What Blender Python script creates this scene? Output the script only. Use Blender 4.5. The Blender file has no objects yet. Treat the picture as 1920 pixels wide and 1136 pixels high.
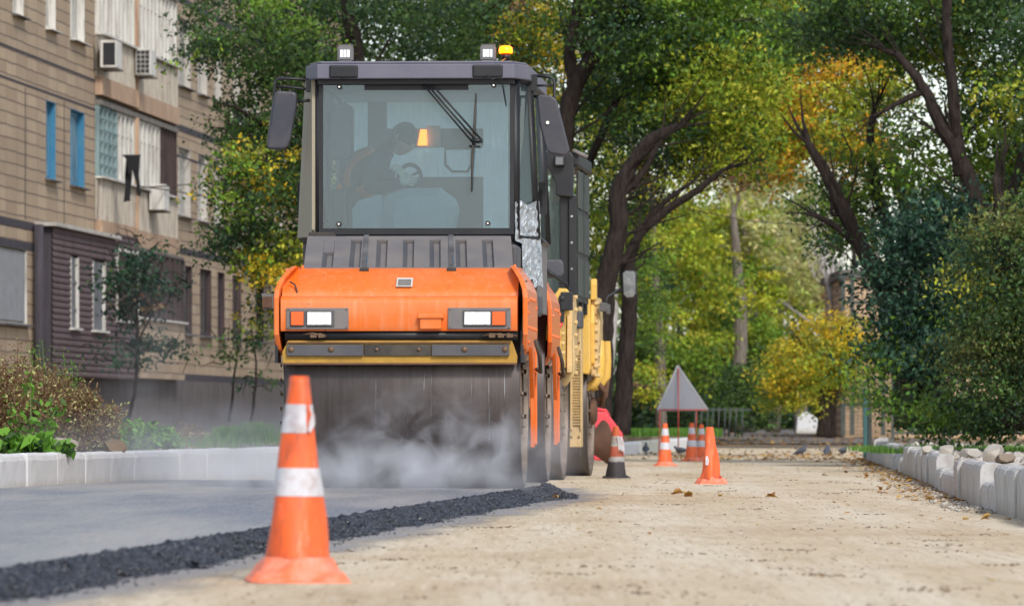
import bpy, math, random
import numpy as np
from mathutils import Vector, Matrix
random.seed(7); RNG = np.random.default_rng(11)
F = 10667.0; HOR = 787.0; CAMH = 0.56
SC = bpy.context.scene; COL = SC.collection
def W(px, py, D): return Vector(((px-960)*D/F, D, CAMH+(HOR-py)*D/F))
def GX(px, D): return (px-960)*D/F
# ------------------------------------------------------------------ mesh builder
class MB:
    def __init__(s): s.v=[]; s.f=[]; s.s=[]
    def add(s, vs, fs, sm=False):
        o=len(s.v); s.v+= [tuple(v) for v in vs]
        for f in fs: s.f.append([i+o for i in f]); s.s.append(sm)
        return s
    def box(s, x0,x1,y0,y1,z0,z1, T=None):
        vs=[(x0,y0,z0),(x1,y0,z0),(x1,y1,z0),(x0,y1,z0),(x0,y0,z1),(x1,y0,z1),(x1,y1,z1),(x0,y1,z1)]
        if T: vs=[T(*v) for v in vs]
        return s.add(vs,[(0,3,2,1),(4,5,6,7),(0,1,5,4),(1,2,6,5),(2,3,7,6),(3,0,4,7)])
    def prism(s, poly, pl, a, b, sm=False, poly2=None):
        n=len(poly); q=poly2 or poly
        def P(u,v,w): return {'xz':(u,w,v),'yz':(w,u,v),'xy':(u,v,w)}[pl]
        vs=[P(u,v,a) for u,v in poly]+[P(u,v,b) for u,v in q]
        fs=[list(range(n)),list(range(2*n-1,n-1,-1))]
        s.add(vs,fs,False); o=len(s.v)-2*n
        for i in range(n): s.f.append([o+i,o+(i+1)%n,o+n+(i+1)%n,o+n+i][::-1]); s.s.append(sm)
        return s
    def tube(s, pts, r, n=8, caps=True):
        pts=[Vector(p) for p in pts]; m=len(pts)
        if not isinstance(r,(list,tuple)): r=[r]*m
        t0=(pts[1]-pts[0]).normalized(); up=Vector((0,0,1)) if abs(t0.z)<.9 else Vector((1,0,0))
        a=t0.cross(up).normalized(); vs=[]
        for i,p in enumerate(pts):
            t=((pts[min(i+1,m-1)]-pts[max(i-1,0)])).normalized()
            a=(a-t*a.dot(t)).normalized(); b=t.cross(a)
            for k in range(n):
                w=2*math.pi*k/n; vs.append(p+(a*math.cos(w)+b*math.sin(w))*r[i])
        fs=[(i*n+k,i*n+(k+1)%n,(i+1)*n+(k+1)%n,(i+1)*n+k) for i in range(m-1) for k in range(n)]
        s.add(vs,fs,True)
        if caps:
            o=len(s.v)-m*n
            s.f.append([o+k for k in range(n)][::-1]); s.s.append(False)
            s.f.append([o+(m-1)*n+k for k in range(n)]); s.s.append(False)
        return s
    def cyl(s,p0,p1,r0,r1=None,n=20): return s.tube([p0,p1],[r0,r0 if r1 is None else r1],n)
    def lathe(s, prof, n=32, c=(0,0,0), ax='z', sm=True, sq=0):
        vs=[];m=len(prof)
        for r,h in prof:
            for k in range(n):
                w=2*math.pi*k/n; u,v=math.cos(w)*r,math.sin(w)*r
                p={'z':(u,v,h),'x':(h,u,v),'y':(u,h,v)}[ax]
                vs.append((p[0]+c[0],p[1]+c[1],p[2]+c[2]))
        s.add(vs,[(i*n+k,i*n+(k+1)%n,(i+1)*n+(k+1)%n,(i+1)*n+k) for i in range(m-1) for k in range(n)],sm)
        return s
    def ball(s,c,r,n=12,m=7):
        rx,ry,rz=r if isinstance(r,tuple) else (r,r,r); vs=[]
        for i in range(m+1):
            t=math.pi*i/m
            for k in range(n):
                w=2*math.pi*k/n; vs.append((c[0]+rx*math.sin(t)*math.cos(w),c[1]+ry*math.sin(t)*math.sin(w),c[2]+rz*math.cos(t)))
        return s.add(vs,[(i*n+k,(i+1)*n+k,(i+1)*n+(k+1)%n,i*n+(k+1)%n) for i in range(m) for k in range(n)],True)
    def build(s,name,m,parent=None,bevel=0,loc=None,weld=False):
        me=bpy.data.meshes.new(name); me.from_pydata(s.v,[],s.f); me.validate(); 
        if len(me.polygons)==len(s.s): me.polygons.foreach_set('use_smooth',s.s)
        me.materials.append(m); o=bpy.data.objects.new(name,me); COL.objects.link(o)
        if parent: o.parent=parent
        if loc: o.location=loc
        if bevel:
            b=o.modifiers.new('b','BEVEL'); b.width=bevel; b.segments=2; b.limit_method='ANGLE'; b.angle_limit=math.radians(40)
        return o
def fixn(o):
    import bmesh
    bm=bmesh.new(); bm.from_mesh(o.data); bmesh.ops.recalc_face_normals(bm,faces=bm.faces); bm.to_mesh(o.data); bm.free(); return o
def empty(name,loc=(0,0,0),rz=0):
    o=bpy.data.objects.new(name,None); o.location=loc; o.rotation_euler=(0,0,rz); COL.objects.link(o); o.empty_display_size=.2; return o
def tag(o,label=None,cat=None,group=None,kind=None):
    if label: o['label']=label
    if cat: o['category']=cat
    if group: o['group']=group
    if kind: o['kind']=kind
    return o
# ------------------------------------------------------------------ materials
def L(*c): # sRGB 0-255 to linear
    return tuple(((x/255)/12.92 if x<=10 else ((x/255+.055)/1.055)**2.4) for x in c)+(1,)
class N:
    def __init__(s,name):
        s.m=bpy.data.materials.new(name); s.m.use_nodes=True; s.t=s.m.node_tree; s.t.nodes.clear()
        s.out=s.t.nodes.new('ShaderNodeOutputMaterial')
    def n(s,typ,inp=None,**kw):
        x=s.t.nodes.new(typ)
        for k,v in kw.items(): setattr(x,k,v)
        for k,v in (inp or {}).items(): s.set(x,k,v)
        return x
    def set(s,x,k,v):
        i=x.inputs[k]
        if hasattr(v,'links') or isinstance(v,bpy.types.NodeSocket): s.t.links.new(v,i)
        else: i.default_value=v
    def co(s,kind='Object'): return s.n('ShaderNodeTexCoord').outputs[kind]
    def map(s,v,scale=(1,1,1),rot=(0,0,0),loc=(0,0,0)):
        return s.n('ShaderNodeMapping',{'Vector':v,'Scale':scale,'Rotation':rot,'Location':loc}).outputs[0]
    def noise(s,v,scale,detail=4,rough=.55,dist=0): 
        return s.n('ShaderNodeTexNoise',{'Vector':v,'Scale':scale,'Detail':detail,'Roughness':rough,'Distortion':dist}).outputs[0]
    def voro(s,v,scale,feature='F1',out='Distance'):
        return s.n('ShaderNodeTexVoronoi',{'Vector':v,'Scale':scale},feature=feature).outputs[out]
    def ramp(s,f,stops,interp='LINEAR'):
        r=s.n('ShaderNodeValToRGB',{'Fac':f}); e=r.color_ramp.elements; r.color_ramp.interpolation=interp
        while len(e)<len(stops): e.new(.5)
        for i,(p,c) in enumerate(stops):
            e[i].position=p; e[i].color=c if isinstance(c,tuple) else (c,c,c,1)
        return r.outputs[0]
    def mix(s,f,a,b,bt='MIX'):
        x=s.n('ShaderNodeMix',data_type='RGBA',blend_type=bt); s.set(x,0,f); s.set(x,6,a); s.set(x,7,b); return x.outputs[2]
    def math(s,op,a,b=0,clamp=False):
        x=s.n('ShaderNodeMath',operation=op,use_clamp=clamp); s.set(x,0,a); s.set(x,1,b); return x.outputs[0]
    def bump(s,h,dist=.01,strength=1): return s.n('ShaderNodeBump',{'Height':h,'Distance':dist,'Strength':strength}).outputs[0]
    def pbr(s,col,rough=.6,metal=0,nrm=None,spec=.5,**kw):
        p=s.n('ShaderNodeBsdfPrincipled',{'Base Color':col,'Roughness':rough,'Metallic':metal,'Specular IOR Level':spec})
        if nrm is not None: s.set(p,'Normal',nrm)
        for k,v in kw.items(): s.set(p,k,v)
        return p.outputs[0]
    def surf(s,sh): s.t.links.new(sh,s.out.inputs['Surface']); return s.m
def paint(name,c,rough=.4,dust=.25,dustc=L(165,150,130),metal=0,coat=.0,scale=3,wear=0,spl=0):
    m=N(name); co=m.co(); n1=m.noise(co,scale,6,.65); n2=m.noise(co,scale*9,5,.6)
    f=m.math('MULTIPLY',m.ramp(n1,[(.35,0.),(.75,1.)]),dust)
    col=m.mix(f,c,dustc)
    col=m.mix(m.math('MULTIPLY',m.ramp(n2,[(.45,0.),(.8,1.)]),dust*.5),col,tuple(x*.4 for x in dustc[:3])+(1,))
    if wear: col=m.mix(m.ramp(m.noise(co,14,8,.7),[(.62-wear*.1,0.),(.64,1.)]),col,L(70,55,45))
    if spl:
        v=m.voro(m.map(co,(1,1,1)),26); z=m.n('ShaderNodeSeparateXYZ',{0:co}).outputs[2]
        col=m.mix(m.math('MULTIPLY',m.ramp(v,[(.10,1.),(.16,0.)]),m.ramp(m.noise(co,2.4,4),[(.5,0.),(.62,.85)])),col,L(58,44,38))
        col=m.mix(m.math('MULTIPLY',m.ramp(m.noise(m.map(co,(9,9,.7)),2,5,.7),[(.52,0.),(.75,.5)]),.7),col,L(226,168,130))
        col=m.mix(m.ramp(m.noise(m.map(co,(3,3,40)),3,3,.7),[(.72,0.),(.75,.5)]),col,L(90,50,34))
    r=m.math('ADD',rough,m.math('MULTIPLY',n1,.25))
    return m.surf(m.pbr(col,r,metal,m.bump(n2,.002,.25),**({'Coat Weight':coat} if coat else {})))
def plain(name,c,rough=.5,metal=0,em=0,emc=None):
    m=N(name); co=m.co(); n=m.noise(co,18,5)
    col=m.mix(m.math('MULTIPLY',n,.3),c,tuple(x*.55 for x in c[:3])+(1,))
    kw={}
    if em: kw={'Emission Color':emc or c,'Emission Strength':em}
    return m.surf(m.pbr(col,m.math('ADD',rough-.06,m.math('MULTIPLY',n,.15)),metal,m.bump(n,.001,.2),**kw))
M={}
M['orange']=paint('orange_paint',(.80,.15,.006,1),.34,.30,L(206,150,112),coat=.25,spl=1)
M['cream_yellow']=paint('yellow_paint',(.74,.44,.07,1),.4,.35,L(206,180,130))
M['tan']=paint('dusty_yellow_paint',(.66,.47,.22,1),.6,.6,L(170,145,105))
M['scrape']=paint('scraper_yellow',(.48,.27,.03,1),.5,.5,L(90,70,40))
M['dgrey']=paint('dark_grey_plastic',L(66,68,76),.5,.3,L(130,122,112))
M['mgrey']=paint('mid_grey_plastic',L(104,101,103),.55,.45,L(150,140,128))
M['mirror']=paint('mirror_housing_plastic',L(46,50,62),.4,.12)
M['black']=paint('black_paint',L(20,22,28),.38,.08,L(110,105,100))
M['rubber']=paint('rubber',L(40,38,38),.7,.3)
M['khaki']=paint('khaki_reflection',L(150,142,122),.45,.3)
M['roofgrey']=paint('roof_grey',L(96,96,112),.45,.2,L(150,145,140))
M['bolt']=paint('bolt_steel',L(120,100,80),.45,.5,L(90,60,40),metal=.6)
M['white']=plain('off_white',L(205,203,196),.5)
M['amber']=plain('amber_lens',(.75,.13,.02,1),.2)
M['amber_lit']=plain('amber_lit',(.8,.2,.01,1),.3,em=2.6,emc=(1,.18,.0,1))
m=N('lamp_lit'); co=m.co(); v=m.voro(m.map(co,(40,1,14)),1.5); e=m.ramp(v,[(.0,1.),(.7,.25)])
M['lamp_lit']=m.surf(m.pbr((.55,.55,.54,1),.1,**{'Emission Color':(1,1,.97,1),'Emission Strength':m.math('MULTIPLY',e,.45)}))
M['lens_grey']=plain('lens_grey',L(110,112,116),.25)
M['led_lit']=plain('led_lit',(.6,.6,.6,1),.15,em=.4,emc=(1,1,1,1))
M['chrome']=plain('chrome',(.8,.8,.8,1),.12,metal=1)
M['red']=paint('red_plastic',(.72,.05,.07,1),.45,.15,L(200,120,110))
M['redpaint']=paint('red_metal',(.5,.05,.04,1),.5,.25)
M['teal']=paint('teal_metal',L(58,104,104),.45,.3,L(90,110,100))
M['darkgreen']=paint('dark_green_metal',L(40,56,56),.5,.2)
M['bluewood']=paint('blue_paint_wood',L(38,112,150),.5,.35,L(100,140,150))
M['reveal']=paint('white_reveal',L(186,182,176),.75,.5,L(120,112,104))
M['greywood']=paint('grey_weathered_wood',L(112,114,120),.8,.6,L(60,58,60))
M['rawwall']=paint('plaster_grey',L(142,145,150),.85,.5,L(110,104,98))
M['concrete']=paint('concrete',L(120,114,108),.9,.7,L(70,66,62))
M['metalpipe']=paint('pipe_metal',L(60,58,60),.6,.5,L(150,150,150))
def glass(name,tint,dust,dcol,ior=1.6,trans=0):  # dust: share of diffuse film, dirt and painted brightness alike
    m=N(name); co=m.co()
    tr=m.n('ShaderNodeBsdfTransparent',{'Color':tint}).outputs[0]
    gl=m.n('ShaderNodeBsdfGlossy',{'Color':(.95,.97,1,1),'Roughness':.02}).outputs[0]
    fr=m.n('ShaderNodeFresnel',{'IOR':ior}).outputs[0]
    a=m.n('ShaderNodeMixShader',{0:fr,1:tr,2:gl}).outputs[0]
    df=m.n('ShaderNodeBsdfDiffuse',{'Color':dcol}).outputs[0]
    if trans: df=m.n('ShaderNodeMixShader',{0:trans,1:df,2:m.n('ShaderNodeBsdfTranslucent',{'Color':dcol}).outputs[0]}).outputs[0]
    st=m.noise(m.map(co,(22,22,1.2)),2,4)
    f=m.math('MULTIPLY',m.math('ADD',m.ramp(m.noise(co,2.2,4),[(.3,.5),(.8,1.)]),m.math('MULTIPLY',st,.5)),dust)
    return m.surf(m.n('ShaderNodeMixShader',{0:f,1:a,2:df}).outputs[0])
M['glass']=glass('dusty_sky_film_windscreen',(.77,.90,.95,1),.10,(.30,.42,.52,1))  # bluish film: dust plus sky reflection mixed into its colour
M['glass_side']=glass('dusty_side_glass',(.80,.90,.88,1),.12,(.26,.34,.34,1),1.3)
M['glass_dark']=glass('dark_side_glass',(.35,.48,.46,1),.25,(.10,.14,.14,1),1.15)
M['glass_rear']=glass('rear_glass_daylight_film',(.9,.95,.95,1),.62,(.80,.92,.95,1),1.3,.6)  # milky pale film paints the bright daylight behind the rear window
M['cloth']=plain('black_cloth',L(24,24,28),.9)
M['liner']=paint('cab_liner',L(176,186,190),.8,.1)
m=N('window_glass'); co=m.co()
M['pane']=m.surf(m.pbr(m.mix(m.ramp(m.noise(m.map(co,(6,6,.6)),3,3),[(.4,0.),(.6,1.)]),L(60,70,76),L(150,152,150)),.08,spec=.8))
# drum steel
m=N('drum_steel'); co=m.co(); s1=m.noise(m.map(co,(60,1.2,1.2)),1,4,.7); s2=m.noise(m.map(co,(14,.8,.8)),1,5,.65); s3=m.noise(co,3,6,.7)
col=m.mix(s3,L(68,60,58),L(98,90,88)); col=m.mix(m.ramp(s2,[(.35,.0),(.7,.8)]),col,L(50,42,40))
wet=m.ramp(s1,[(.64,0.),(.70,1.)]); col=m.mix(m.math('MULTIPLY',wet,.8),col,L(170,172,180))
M['drum']=m.surf(m.pbr(col,m.math('SUBTRACT',.62,m.math('MULTIPLY',s2,.3)),.35,m.bump(s2,.003,.3)))
m=N('drum_disc_steel'); co=m.co(); s3=m.noise(co,5,7,.7)
M['disc']=m.surf(m.pbr(m.mix(m.ramp(s3,[(.35,0.),(.7,1.)]),L(96,86,80),L(150,134,118)),.6,.3,m.bump(s3,.004,.4)))
m=N('rust'); co=m.co(); s3=m.noise(co,8,7,.7)
M['rust']=m.surf(m.pbr(m.mix(s3,L(64,44,36),L(128,92,70)),.8,.1,m.bump(s3,.006,.6)))
m=N('silver_foil'); co=m.co(); s3=m.voro(co,9); s4=m.noise(co,14,5,.7,2)
M['foil']=m.surf(m.pbr(L(196,202,206),.28,.75,m.bump(m.math('ADD',s3,s4),.03,1)))
# cone materials
m=N('cone_orange'); co=m.co(); a=m.noise(co,7,6,.65); b=m.noise(m.map(co,(20,20,4)),2,5)
col=m.mix(m.ramp(a,[(.4,0.),(.72,.6)]),(.82,.13,.022,1),(.62,.085,.03,1)); c2=m.noise(m.map(co,(6,6,1)),5,7,.75); col=m.mix(m.ramp(b,[(.5,0.),(.75,.6)]),col,L(110,70,60)); col=m.mix(m.ramp(c2,[(.58,0.),(.64,.55)]),col,L(226,150,120)); col=m.mix(m.ramp(m.noise(co,28,6,.8),[(.64,0.),(.69,.8)]),col,L(70,44,38))
M['cone']=m.surf(m.pbr(col,.5,0,m.bump(a,.006,.5)))
m=N('cone_skirt'); co=m.co(); a=m.noise(co,12,6,.65)
M['skirt']=m.surf(m.pbr(m.mix(m.ramp(a,[(.35,0.),(.65,.8)]),(.80,.15,.05,1),L(228,150,128)),.6,0,m.bump(a,.006,.6)))
m=N('cone_white'); co=m.co(); a=m.noise(co,10,6,.7)
M['coneW']=m.surf(m.pbr(m.mix(m.ramp(a,[(.48,0.),(.72,.75)]),L(196,196,202),L(150,116,104)),.4,0,m.bump(a,.004,.4)))
m=N('cone_old'); co=m.co(); a=m.noise(co,14,7,.75); sep=m.n('ShaderNodeSeparateXYZ',{0:co}).outputs[2]
z=m.math('ADD',sep,m.math('MULTIPLY',m.math('SUBTRACT',a,.5),.06))
col=m.ramp(m.math('DIVIDE',z,.5),[(0.,L(48,44,46)),(.31,L(58,52,54)),(.33,L(150,146,146)),(.40,L(160,156,150)),(.42,L(150,72,50)),(.60,L(165,82,58)),(.62,L(160,158,152)),(.80,L(165,150,140)),(.82,L(185,88,52)),(1.,L(190,92,52))])
col=m.mix(m.ramp(a,[(.55,0.),(.66,.7)]),col,L(52,44,42))
M['coneold']=m.surf(m.pbr(col,.7,0,m.bump(a,.01,.6)))
# ground materials
m=N('crushed_stone_base'); co=m.co()
n1=m.noise(m.map(co,(1,.35,1)),.9,6,.6); n2=m.noise(m.map(co,(1,.8,1)),9,8,.7); n3=m.voro(co,55); n4=m.noise(co,120,3,.6); n5=m.noise(m.map(co,(1,.25,1)),3,7,.7)
n8=m.noise(m.map(co,(1.1,.06,1)),1.6,5,.6); n9=m.noise(m.map(co,(1,.4,1)),.5,5,.6); col=m.mix(n1,L(190,166,134),L(214,196,166)); col=m.mix(m.ramp(n2,[(.35,0.),(.7,.75)]),col,L(216,202,176)); col=m.mix(m.ramp(n8,[(.45,0.),(.6,.6)]),col,L(226,214,192)); col=m.mix(m.ramp(n9,[(.5,0.),(.66,.6)]),col,L(182,154,122))
col=m.mix(m.ramp(n5,[(.56,0.),(.72,.55)]),col,L(150,122,90))
n10=m.noise(m.map(co,(1,.035,1)),26,5,.75); col=m.mix(m.ramp(n10,[(.52,0.),(.68,.5)]),col,L(150,128,100)); col=m.mix(m.ramp(n10,[(.3,.5),(.44,0.)]),col,L(238,230,212)); n6=m.noise(m.map(co,(1,.45,1)),38,6,.75); col=m.mix(m.ramp(n6,[(.52,0.),(.7,.65)]),col,L(150,130,104)); col=m.mix(m.ramp(n4,[(.55,0.),(.75,.6)]),col,L(120,100,76)); col=m.mix(m.ramp(n4,[(.2,.5),(.4,0.)]),col,L(236,230,216))
M['base']=m.surf(m.pbr(col,.95,0,m.bump(m.math('ADD',m.math('ADD',m.math('MULTIPLY',n2,.9),m.math('MULTIPLY',n3,.3)),m.math('MULTIPLY',n4,.25)),.02,.7),spec=.2))
m=N('soil'); co=m.co(); n1=m.noise(co,.6,8,.7); n2=m.noise(co,14,8,.75)
col=m.mix(n1,L(128,112,92),L(160,146,126)); col=m.mix(m.ramp(n2,[(.4,0.),(.68,1.)]),col,L(84,70,56)); col=m.mix(m.ramp(m.noise(co,40,3),[(.62,0.),(.7,.7)]),col,L(176,168,156))
M['soil']=m.surf(m.pbr(col,.95,0,m.bump(n2,.05,.8),spec=.2))
m=N('fresh_asphalt'); co=m.co(); n1=m.noise(m.map(co,(1,.3,1)),1.2,5); n2=m.voro(co,90); n3=m.noise(co,70,5,.7); n4=m.noise(m.map(co,(3,.25,1)),1.0,4)
n6=m.noise(m.map(co,(1,.3,1)),45,7,.8); n7=m.noise(m.map(co,(.8,.12,1)),1.3,3); col=m.mix(n2,L(84,90,104),L(124,130,144)); col=m.mix(m.ramp(n7,[(.38,0.),(.62,.75)]),col,L(184,178,168)); col=m.mix(m.ramp(n6,[(.48,0.),(.6,.7)]),col,L(176,172,166)); col=m.mix(m.ramp(n6,[(.3,.6),(.42,0.)]),col,L(50,52,60)); n10=m.noise(m.map(co,(1,.03,1)),60,5,.75); col=m.mix(m.ramp(n10,[(.5,0.),(.66,.35)]),col,L(176,174,174)); col=m.mix(m.ramp(n10,[(.34,.35),(.47,0.)]),col,L(50,54,64)); col=m.mix(m.ramp(n3,[(.55,0.),(.7,.5)]),col,L(180,176,170))  # broad beige patches put the sheen of the mat into the colour
M['asphalt']=m.surf(m.pbr(col,m.math('SUBTRACT',.6,m.math('MULTIPLY',n6,.3)),0,m.bump(m.math('ADD',m.math('ADD',n2,n3),n6),.012,.8),spec=.6))
m=N('bitumen_stone'); co=m.co(); n1=m.noise(co,60,4); i=m.n('ShaderNodeNewGeometry').outputs['Random Per Island']
M['bitumen']=m.surf(m.pbr(m.mix(i,L(18,20,25),L(58,61,72)),m.math('ADD',.3,m.math('MULTIPLY',i,.35)),0,m.bump(n1,.004,.5),spec=.6))
m=N('asphalt_dust'); co=m.co(); n1=m.noise(m.map(co,(3,.6,1)),1.2,7,.7); n2=m.noise(co,40,6,.7)
sh=m.pbr(m.mix(n2,L(92,94,102),L(186,184,184)),.95); tr=m.n('ShaderNodeBsdfTransparent').outputs[0]
at=m.n('ShaderNodeAttribute',attribute_name='edge').outputs['Fac']
M['adust']=m.surf(m.n('ShaderNodeMixShader',{0:m.math('MULTIPLY',m.ramp(m.math('ADD',m.math('ADD',m.math('MULTIPLY',n1,.5),m.math('MULTIPLY',n2,.5)),m.math('MULTIPLY',at,.45)),[(.60,0.),(.85,.7)]),1.),1:tr,2:sh}).outputs[0])
m=N('kerb_concrete'); co=m.co(); n1=m.noise(co,3,6,.7); n2=m.noise(m.map(co,(2.5,2.5,1.5)),2,7,.75); n3=m.noise(co,60,4); sep=m.n('ShaderNodeSeparateXYZ',{0:co}).outputs[2]
col=m.mix(n1,L(196,198,202),L(216,216,216)); col=m.mix(m.ramp(n2,[(.5,0.),(.75,.45)]),col,L(156,150,142))
low=m.ramp(m.math('ADD',sep,m.math('MULTIPLY',m.math('SUBTRACT',n1,.5),.12)),[(.02,.75),(.14,0.)])
col=m.mix(low,col,L(160,150,134))
M['kerb']=m.surf(m.pbr(col,.85,0,m.bump(m.math('ADD',n2,n3),.004,.5),spec=.3))
m=N('worn_kerb_concrete'); co=m.co(); n1=m.noise(co,3,6,.7); n2=m.noise(m.map(co,(2.5,2.5,1.5)),2,7,.75); n3=m.noise(co,60,4); sep=m.n('ShaderNodeSeparateXYZ',{0:co}).outputs[2]
col=m.mix(n1,L(176,175,174),L(202,201,200)); col=m.mix(m.ramp(n2,[(.42,0.),(.7,.7)]),col,L(122,112,100))
low=m.ramp(m.math('ADD',sep,m.math('MULTIPLY',m.math('SUBTRACT',n1,.5),.12)),[(.02,.75),(.14,0.)])
col=m.mix(low,col,L(160,150,134))
M['kerb_worn']=m.surf(m.pbr(col,.85,0,m.bump(m.math('ADD',n2,n3),.004,.5),spec=.3))
def islandmat(name,a,b,rough=.9):
    m=N(name); i=m.n('ShaderNodeNewGeometry').outputs['Random Per Island']; n=m.noise(m.co(),30,5)
    col=m.ramp(i,[(k/(len(a)-1),c) for k,c in enumerate(a)]); return m.surf(m.pbr(m.mix(m.math('MULTIPLY',n,.5),col,b),rough,0,m.bump(n,.01,.5),spec=.25))
M['pebble']=islandmat('pebble',[L(110,90,68),L(170,150,125),L(90,74,58),L(205,195,178)],L(90,76,60))
M['rubble']=islandmat('rubble_stone',[L(190,186,178),L(150,142,132),L(214,208,198),L(128,112,96)],L(120,108,96))
M['litter']=islandmat('leaf_litter',[L(196,150,70),L(150,104,60),L(214,176,100),L(110,84,58),L(206,160,60)],L(120,80,40))
def leafmat():
    m=N('leaf'); a=m.n('ShaderNodeAttribute',attribute_name='leafcol').outputs['Color']
    d=m.pbr(a,.55,0,spec=.35); t=m.n('ShaderNodeBsdfTranslucent',{'Color':m.mix(.5,a,m.mix(1.,a,(1.,.95,.35,1),'MULTIPLY'))}).outputs[0]
    return m.surf(m.n('ShaderNodeMixShader',{0:.34,1:d,2:t}).outputs[0])
M['leaf']=leafmat()
def barkmat(name,a,b):
    m=N(name); co=m.co(); n=m.noise(m.map(co,(9,9,2)),2,8,.7); n2=m.voro(m.map(co,(14,14,3)),1.5)
    return m.surf(m.pbr(m.mix(m.ramp(n,[(.35,0.),(.7,1.)]),a,b),.9,0,m.bump(m.math('ADD',n,n2),.03,.8),spec=.2))
M['bark']=barkmat('dark_bark',L(30,25,24),L(62,53,48)); M['palebark']=barkmat('pale_bark',L(196,192,190),L(150,144,140)); M['greybark']=barkmat('grey_bark',L(96,88,80),L(130,122,112))
M['twig']=barkmat('twig',L(104,66,44),L(128,92,66))
# ------------------------------------------------------------------ camera, light
cd=bpy.data.cameras.new('camera'); cam=bpy.data.objects.new('camera',cd); COL.objects.link(cam)
cam.location=(0,0,CAMH); cam.rotation_euler=(math.pi/2,0,0); cd.sensor_width=36; cd.lens=F/1920*36; cd.shift_y=(HOR-568)/1920
cd.clip_start=.5; cd.clip_end=3000; cd.dof.use_dof=True; cd.dof.focus_distance=39.5; cd.dof.aperture_fstop=7.5
SC.camera=cam
w=bpy.data.worlds.new('World'); SC.world=w; w.use_nodes=True; nt=w.node_tree; nt.nodes.clear()
sk=nt.nodes.new('ShaderNodeTexSky'); sk.sky_type='NISHITA'; sk.sun_disc=False; SUN_EL=math.radians(40); SUN_AZ=math.radians(158)
sk.sun_elevation=SUN_EL; sk.sun_rotation=SUN_AZ; sk.air_density=1.0; sk.dust_density=1.2; sk.ozone_density=1
hs=nt.nodes.new('ShaderNodeHueSaturation'); hs.inputs['Saturation'].default_value=.62
bg=nt.nodes.new('ShaderNodeBackground'); bg.inputs[1].default_value=.115; ow=nt.nodes.new('ShaderNodeOutputWorld')
nt.links.new(sk.outputs[0],hs.inputs['Color']); nt.links.new(hs.outputs[0],bg.inputs[0]); nt.links.new(bg.outputs[0],ow.inputs[0])
sd=bpy.data.lights.new('sun','SUN'); sd.energy=1.5; sd.angle=math.radians(10); sd.color=(1,.95,.88); so=bpy.data.objects.new('sun',sd); COL.objects.link(so)
sv=Vector((math.sin(SUN_AZ)*math.cos(SUN_EL),math.cos(SUN_AZ)*math.cos(SUN_EL),math.sin(SUN_EL))); so.rotation_euler=sv.to_track_quat('Z','Y').to_euler(); so.location=(0,0,30)
vs=SC.view_settings; vs.view_transform='Standard'; vs.look='None'; vs.gamma=1; vs.exposure=.85
SC.cycles.use_denoising=True; SC.cycles.volume_step_rate=1.0; SC.cycles.volume_max_steps=256
SC.cycles.max_bounces=8; SC.cycles.transparent_max_bounces=16; SC.cycles.volume_bounces=4; SC.cycles.sample_clamp_indirect=6
# ================================================================== ground and road
def interp(pts,y):
    ys=[p[1] for p in pts]; xs=[p[0] for p in pts]; return float(np.interp(y,ys,xs))
LK=[(-4.3,30),(-3.9,36),(-3.58,39.6),(-3.2,42.5),(-2.8,46),(-2.05,50.5),(-1.25,58),(.3,75),(1.8,92),(2.7,102),(3.3,108),(3.8,118)]
RK=[(2.72,27),(2.86,31.8),(3.09,39),(3.55,48),(4.09,59.7),(4.95,79.6),(5.6,86),(7.5,92),(10,95)]
ED=[(-1.95,13.5),(-1.62,18.03),(-1.39,20.9),(-1.07,24.8),(-.602,30.6),(0,38),(.22,40.4),(.24,42.5),(.16,44.6)]
g=MB(); g.add([(-400,-150,-.008),(400,-150,-.008),(400,900,-.008),(-400,900,-.008)],[(0,1,2,3)]).build('ground',M['soil'])['kind']='structure'
b=MB(); b.add([(-9,-20,0),(9,-20,0),(9,118,0),(-9,118,0)],[(0,1,2,3)]); b.build('road_base',M['base'])['kind']='structure'
def side_slab(name,line,far,z,mat,off,amp):
    mb=MB(); ys=np.concatenate([np.arange(line[0][1]-60,line[0][1],4),np.arange(line[0][1],line[-1][1],.35)]); nx=26; vs=[]
    for y in ys:
        x0=interp(line,y)+off
        for k in range(nx+1):
            t=(k/nx)**1.8; x=x0+(far-x0)*t
            zz=z+amp*(math.sin(x*2.1+y*.9)+math.sin(y*2.3-x)+random.uniform(-1,1))*(0 if k==0 else 1)+.0
            vs.append((x,y,zz))
        vs.append((x0,y,-.02))
    n=nx+2; m=len(ys); fs=[]
    for i in range(m-1):
        for k in range(nx): fs.append((i*n+k,i*n+k+1,(i+1)*n+k+1,(i+1)*n+k))
        fs.append((i*n,(i+1)*n,(i+1)*n+nx+1,i*n+nx+1))
    o=mb.add(vs,fs,True).build(name,mat); fixn(o); o['kind']='structure'; return o
side_slab('soil_bank',LK,-60,.29,M['soil'],-.14,.012)
side_slab('verge',RK,60,.17,M['soil'],.15,.015)
# far park ground rising gently behind the junction
vs=[];fs=[]
for i in range(21):
    y=112+i*9
    for k in range(25): vs.append((-50+k*5,y,(-.02 if i==0 else .02+.004*(y-112)+.02*math.sin(k*3+i))))
for i in range(20):
    for k in range(24): fs.append((i*25+k,i*25+k+1,(i+1)*25+k+1,(i+1)*25+k))
MB().add(vs,fs,True).build('park_ground',M['soil'])['kind']='structure'
MB().add([(3,119,.07),(9.5,119,.07),(12.5,185,.34),(3.6,185,.34)],[(0,1,2,3)]).build('park_path',M['concrete'])['kind']='structure'
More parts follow.
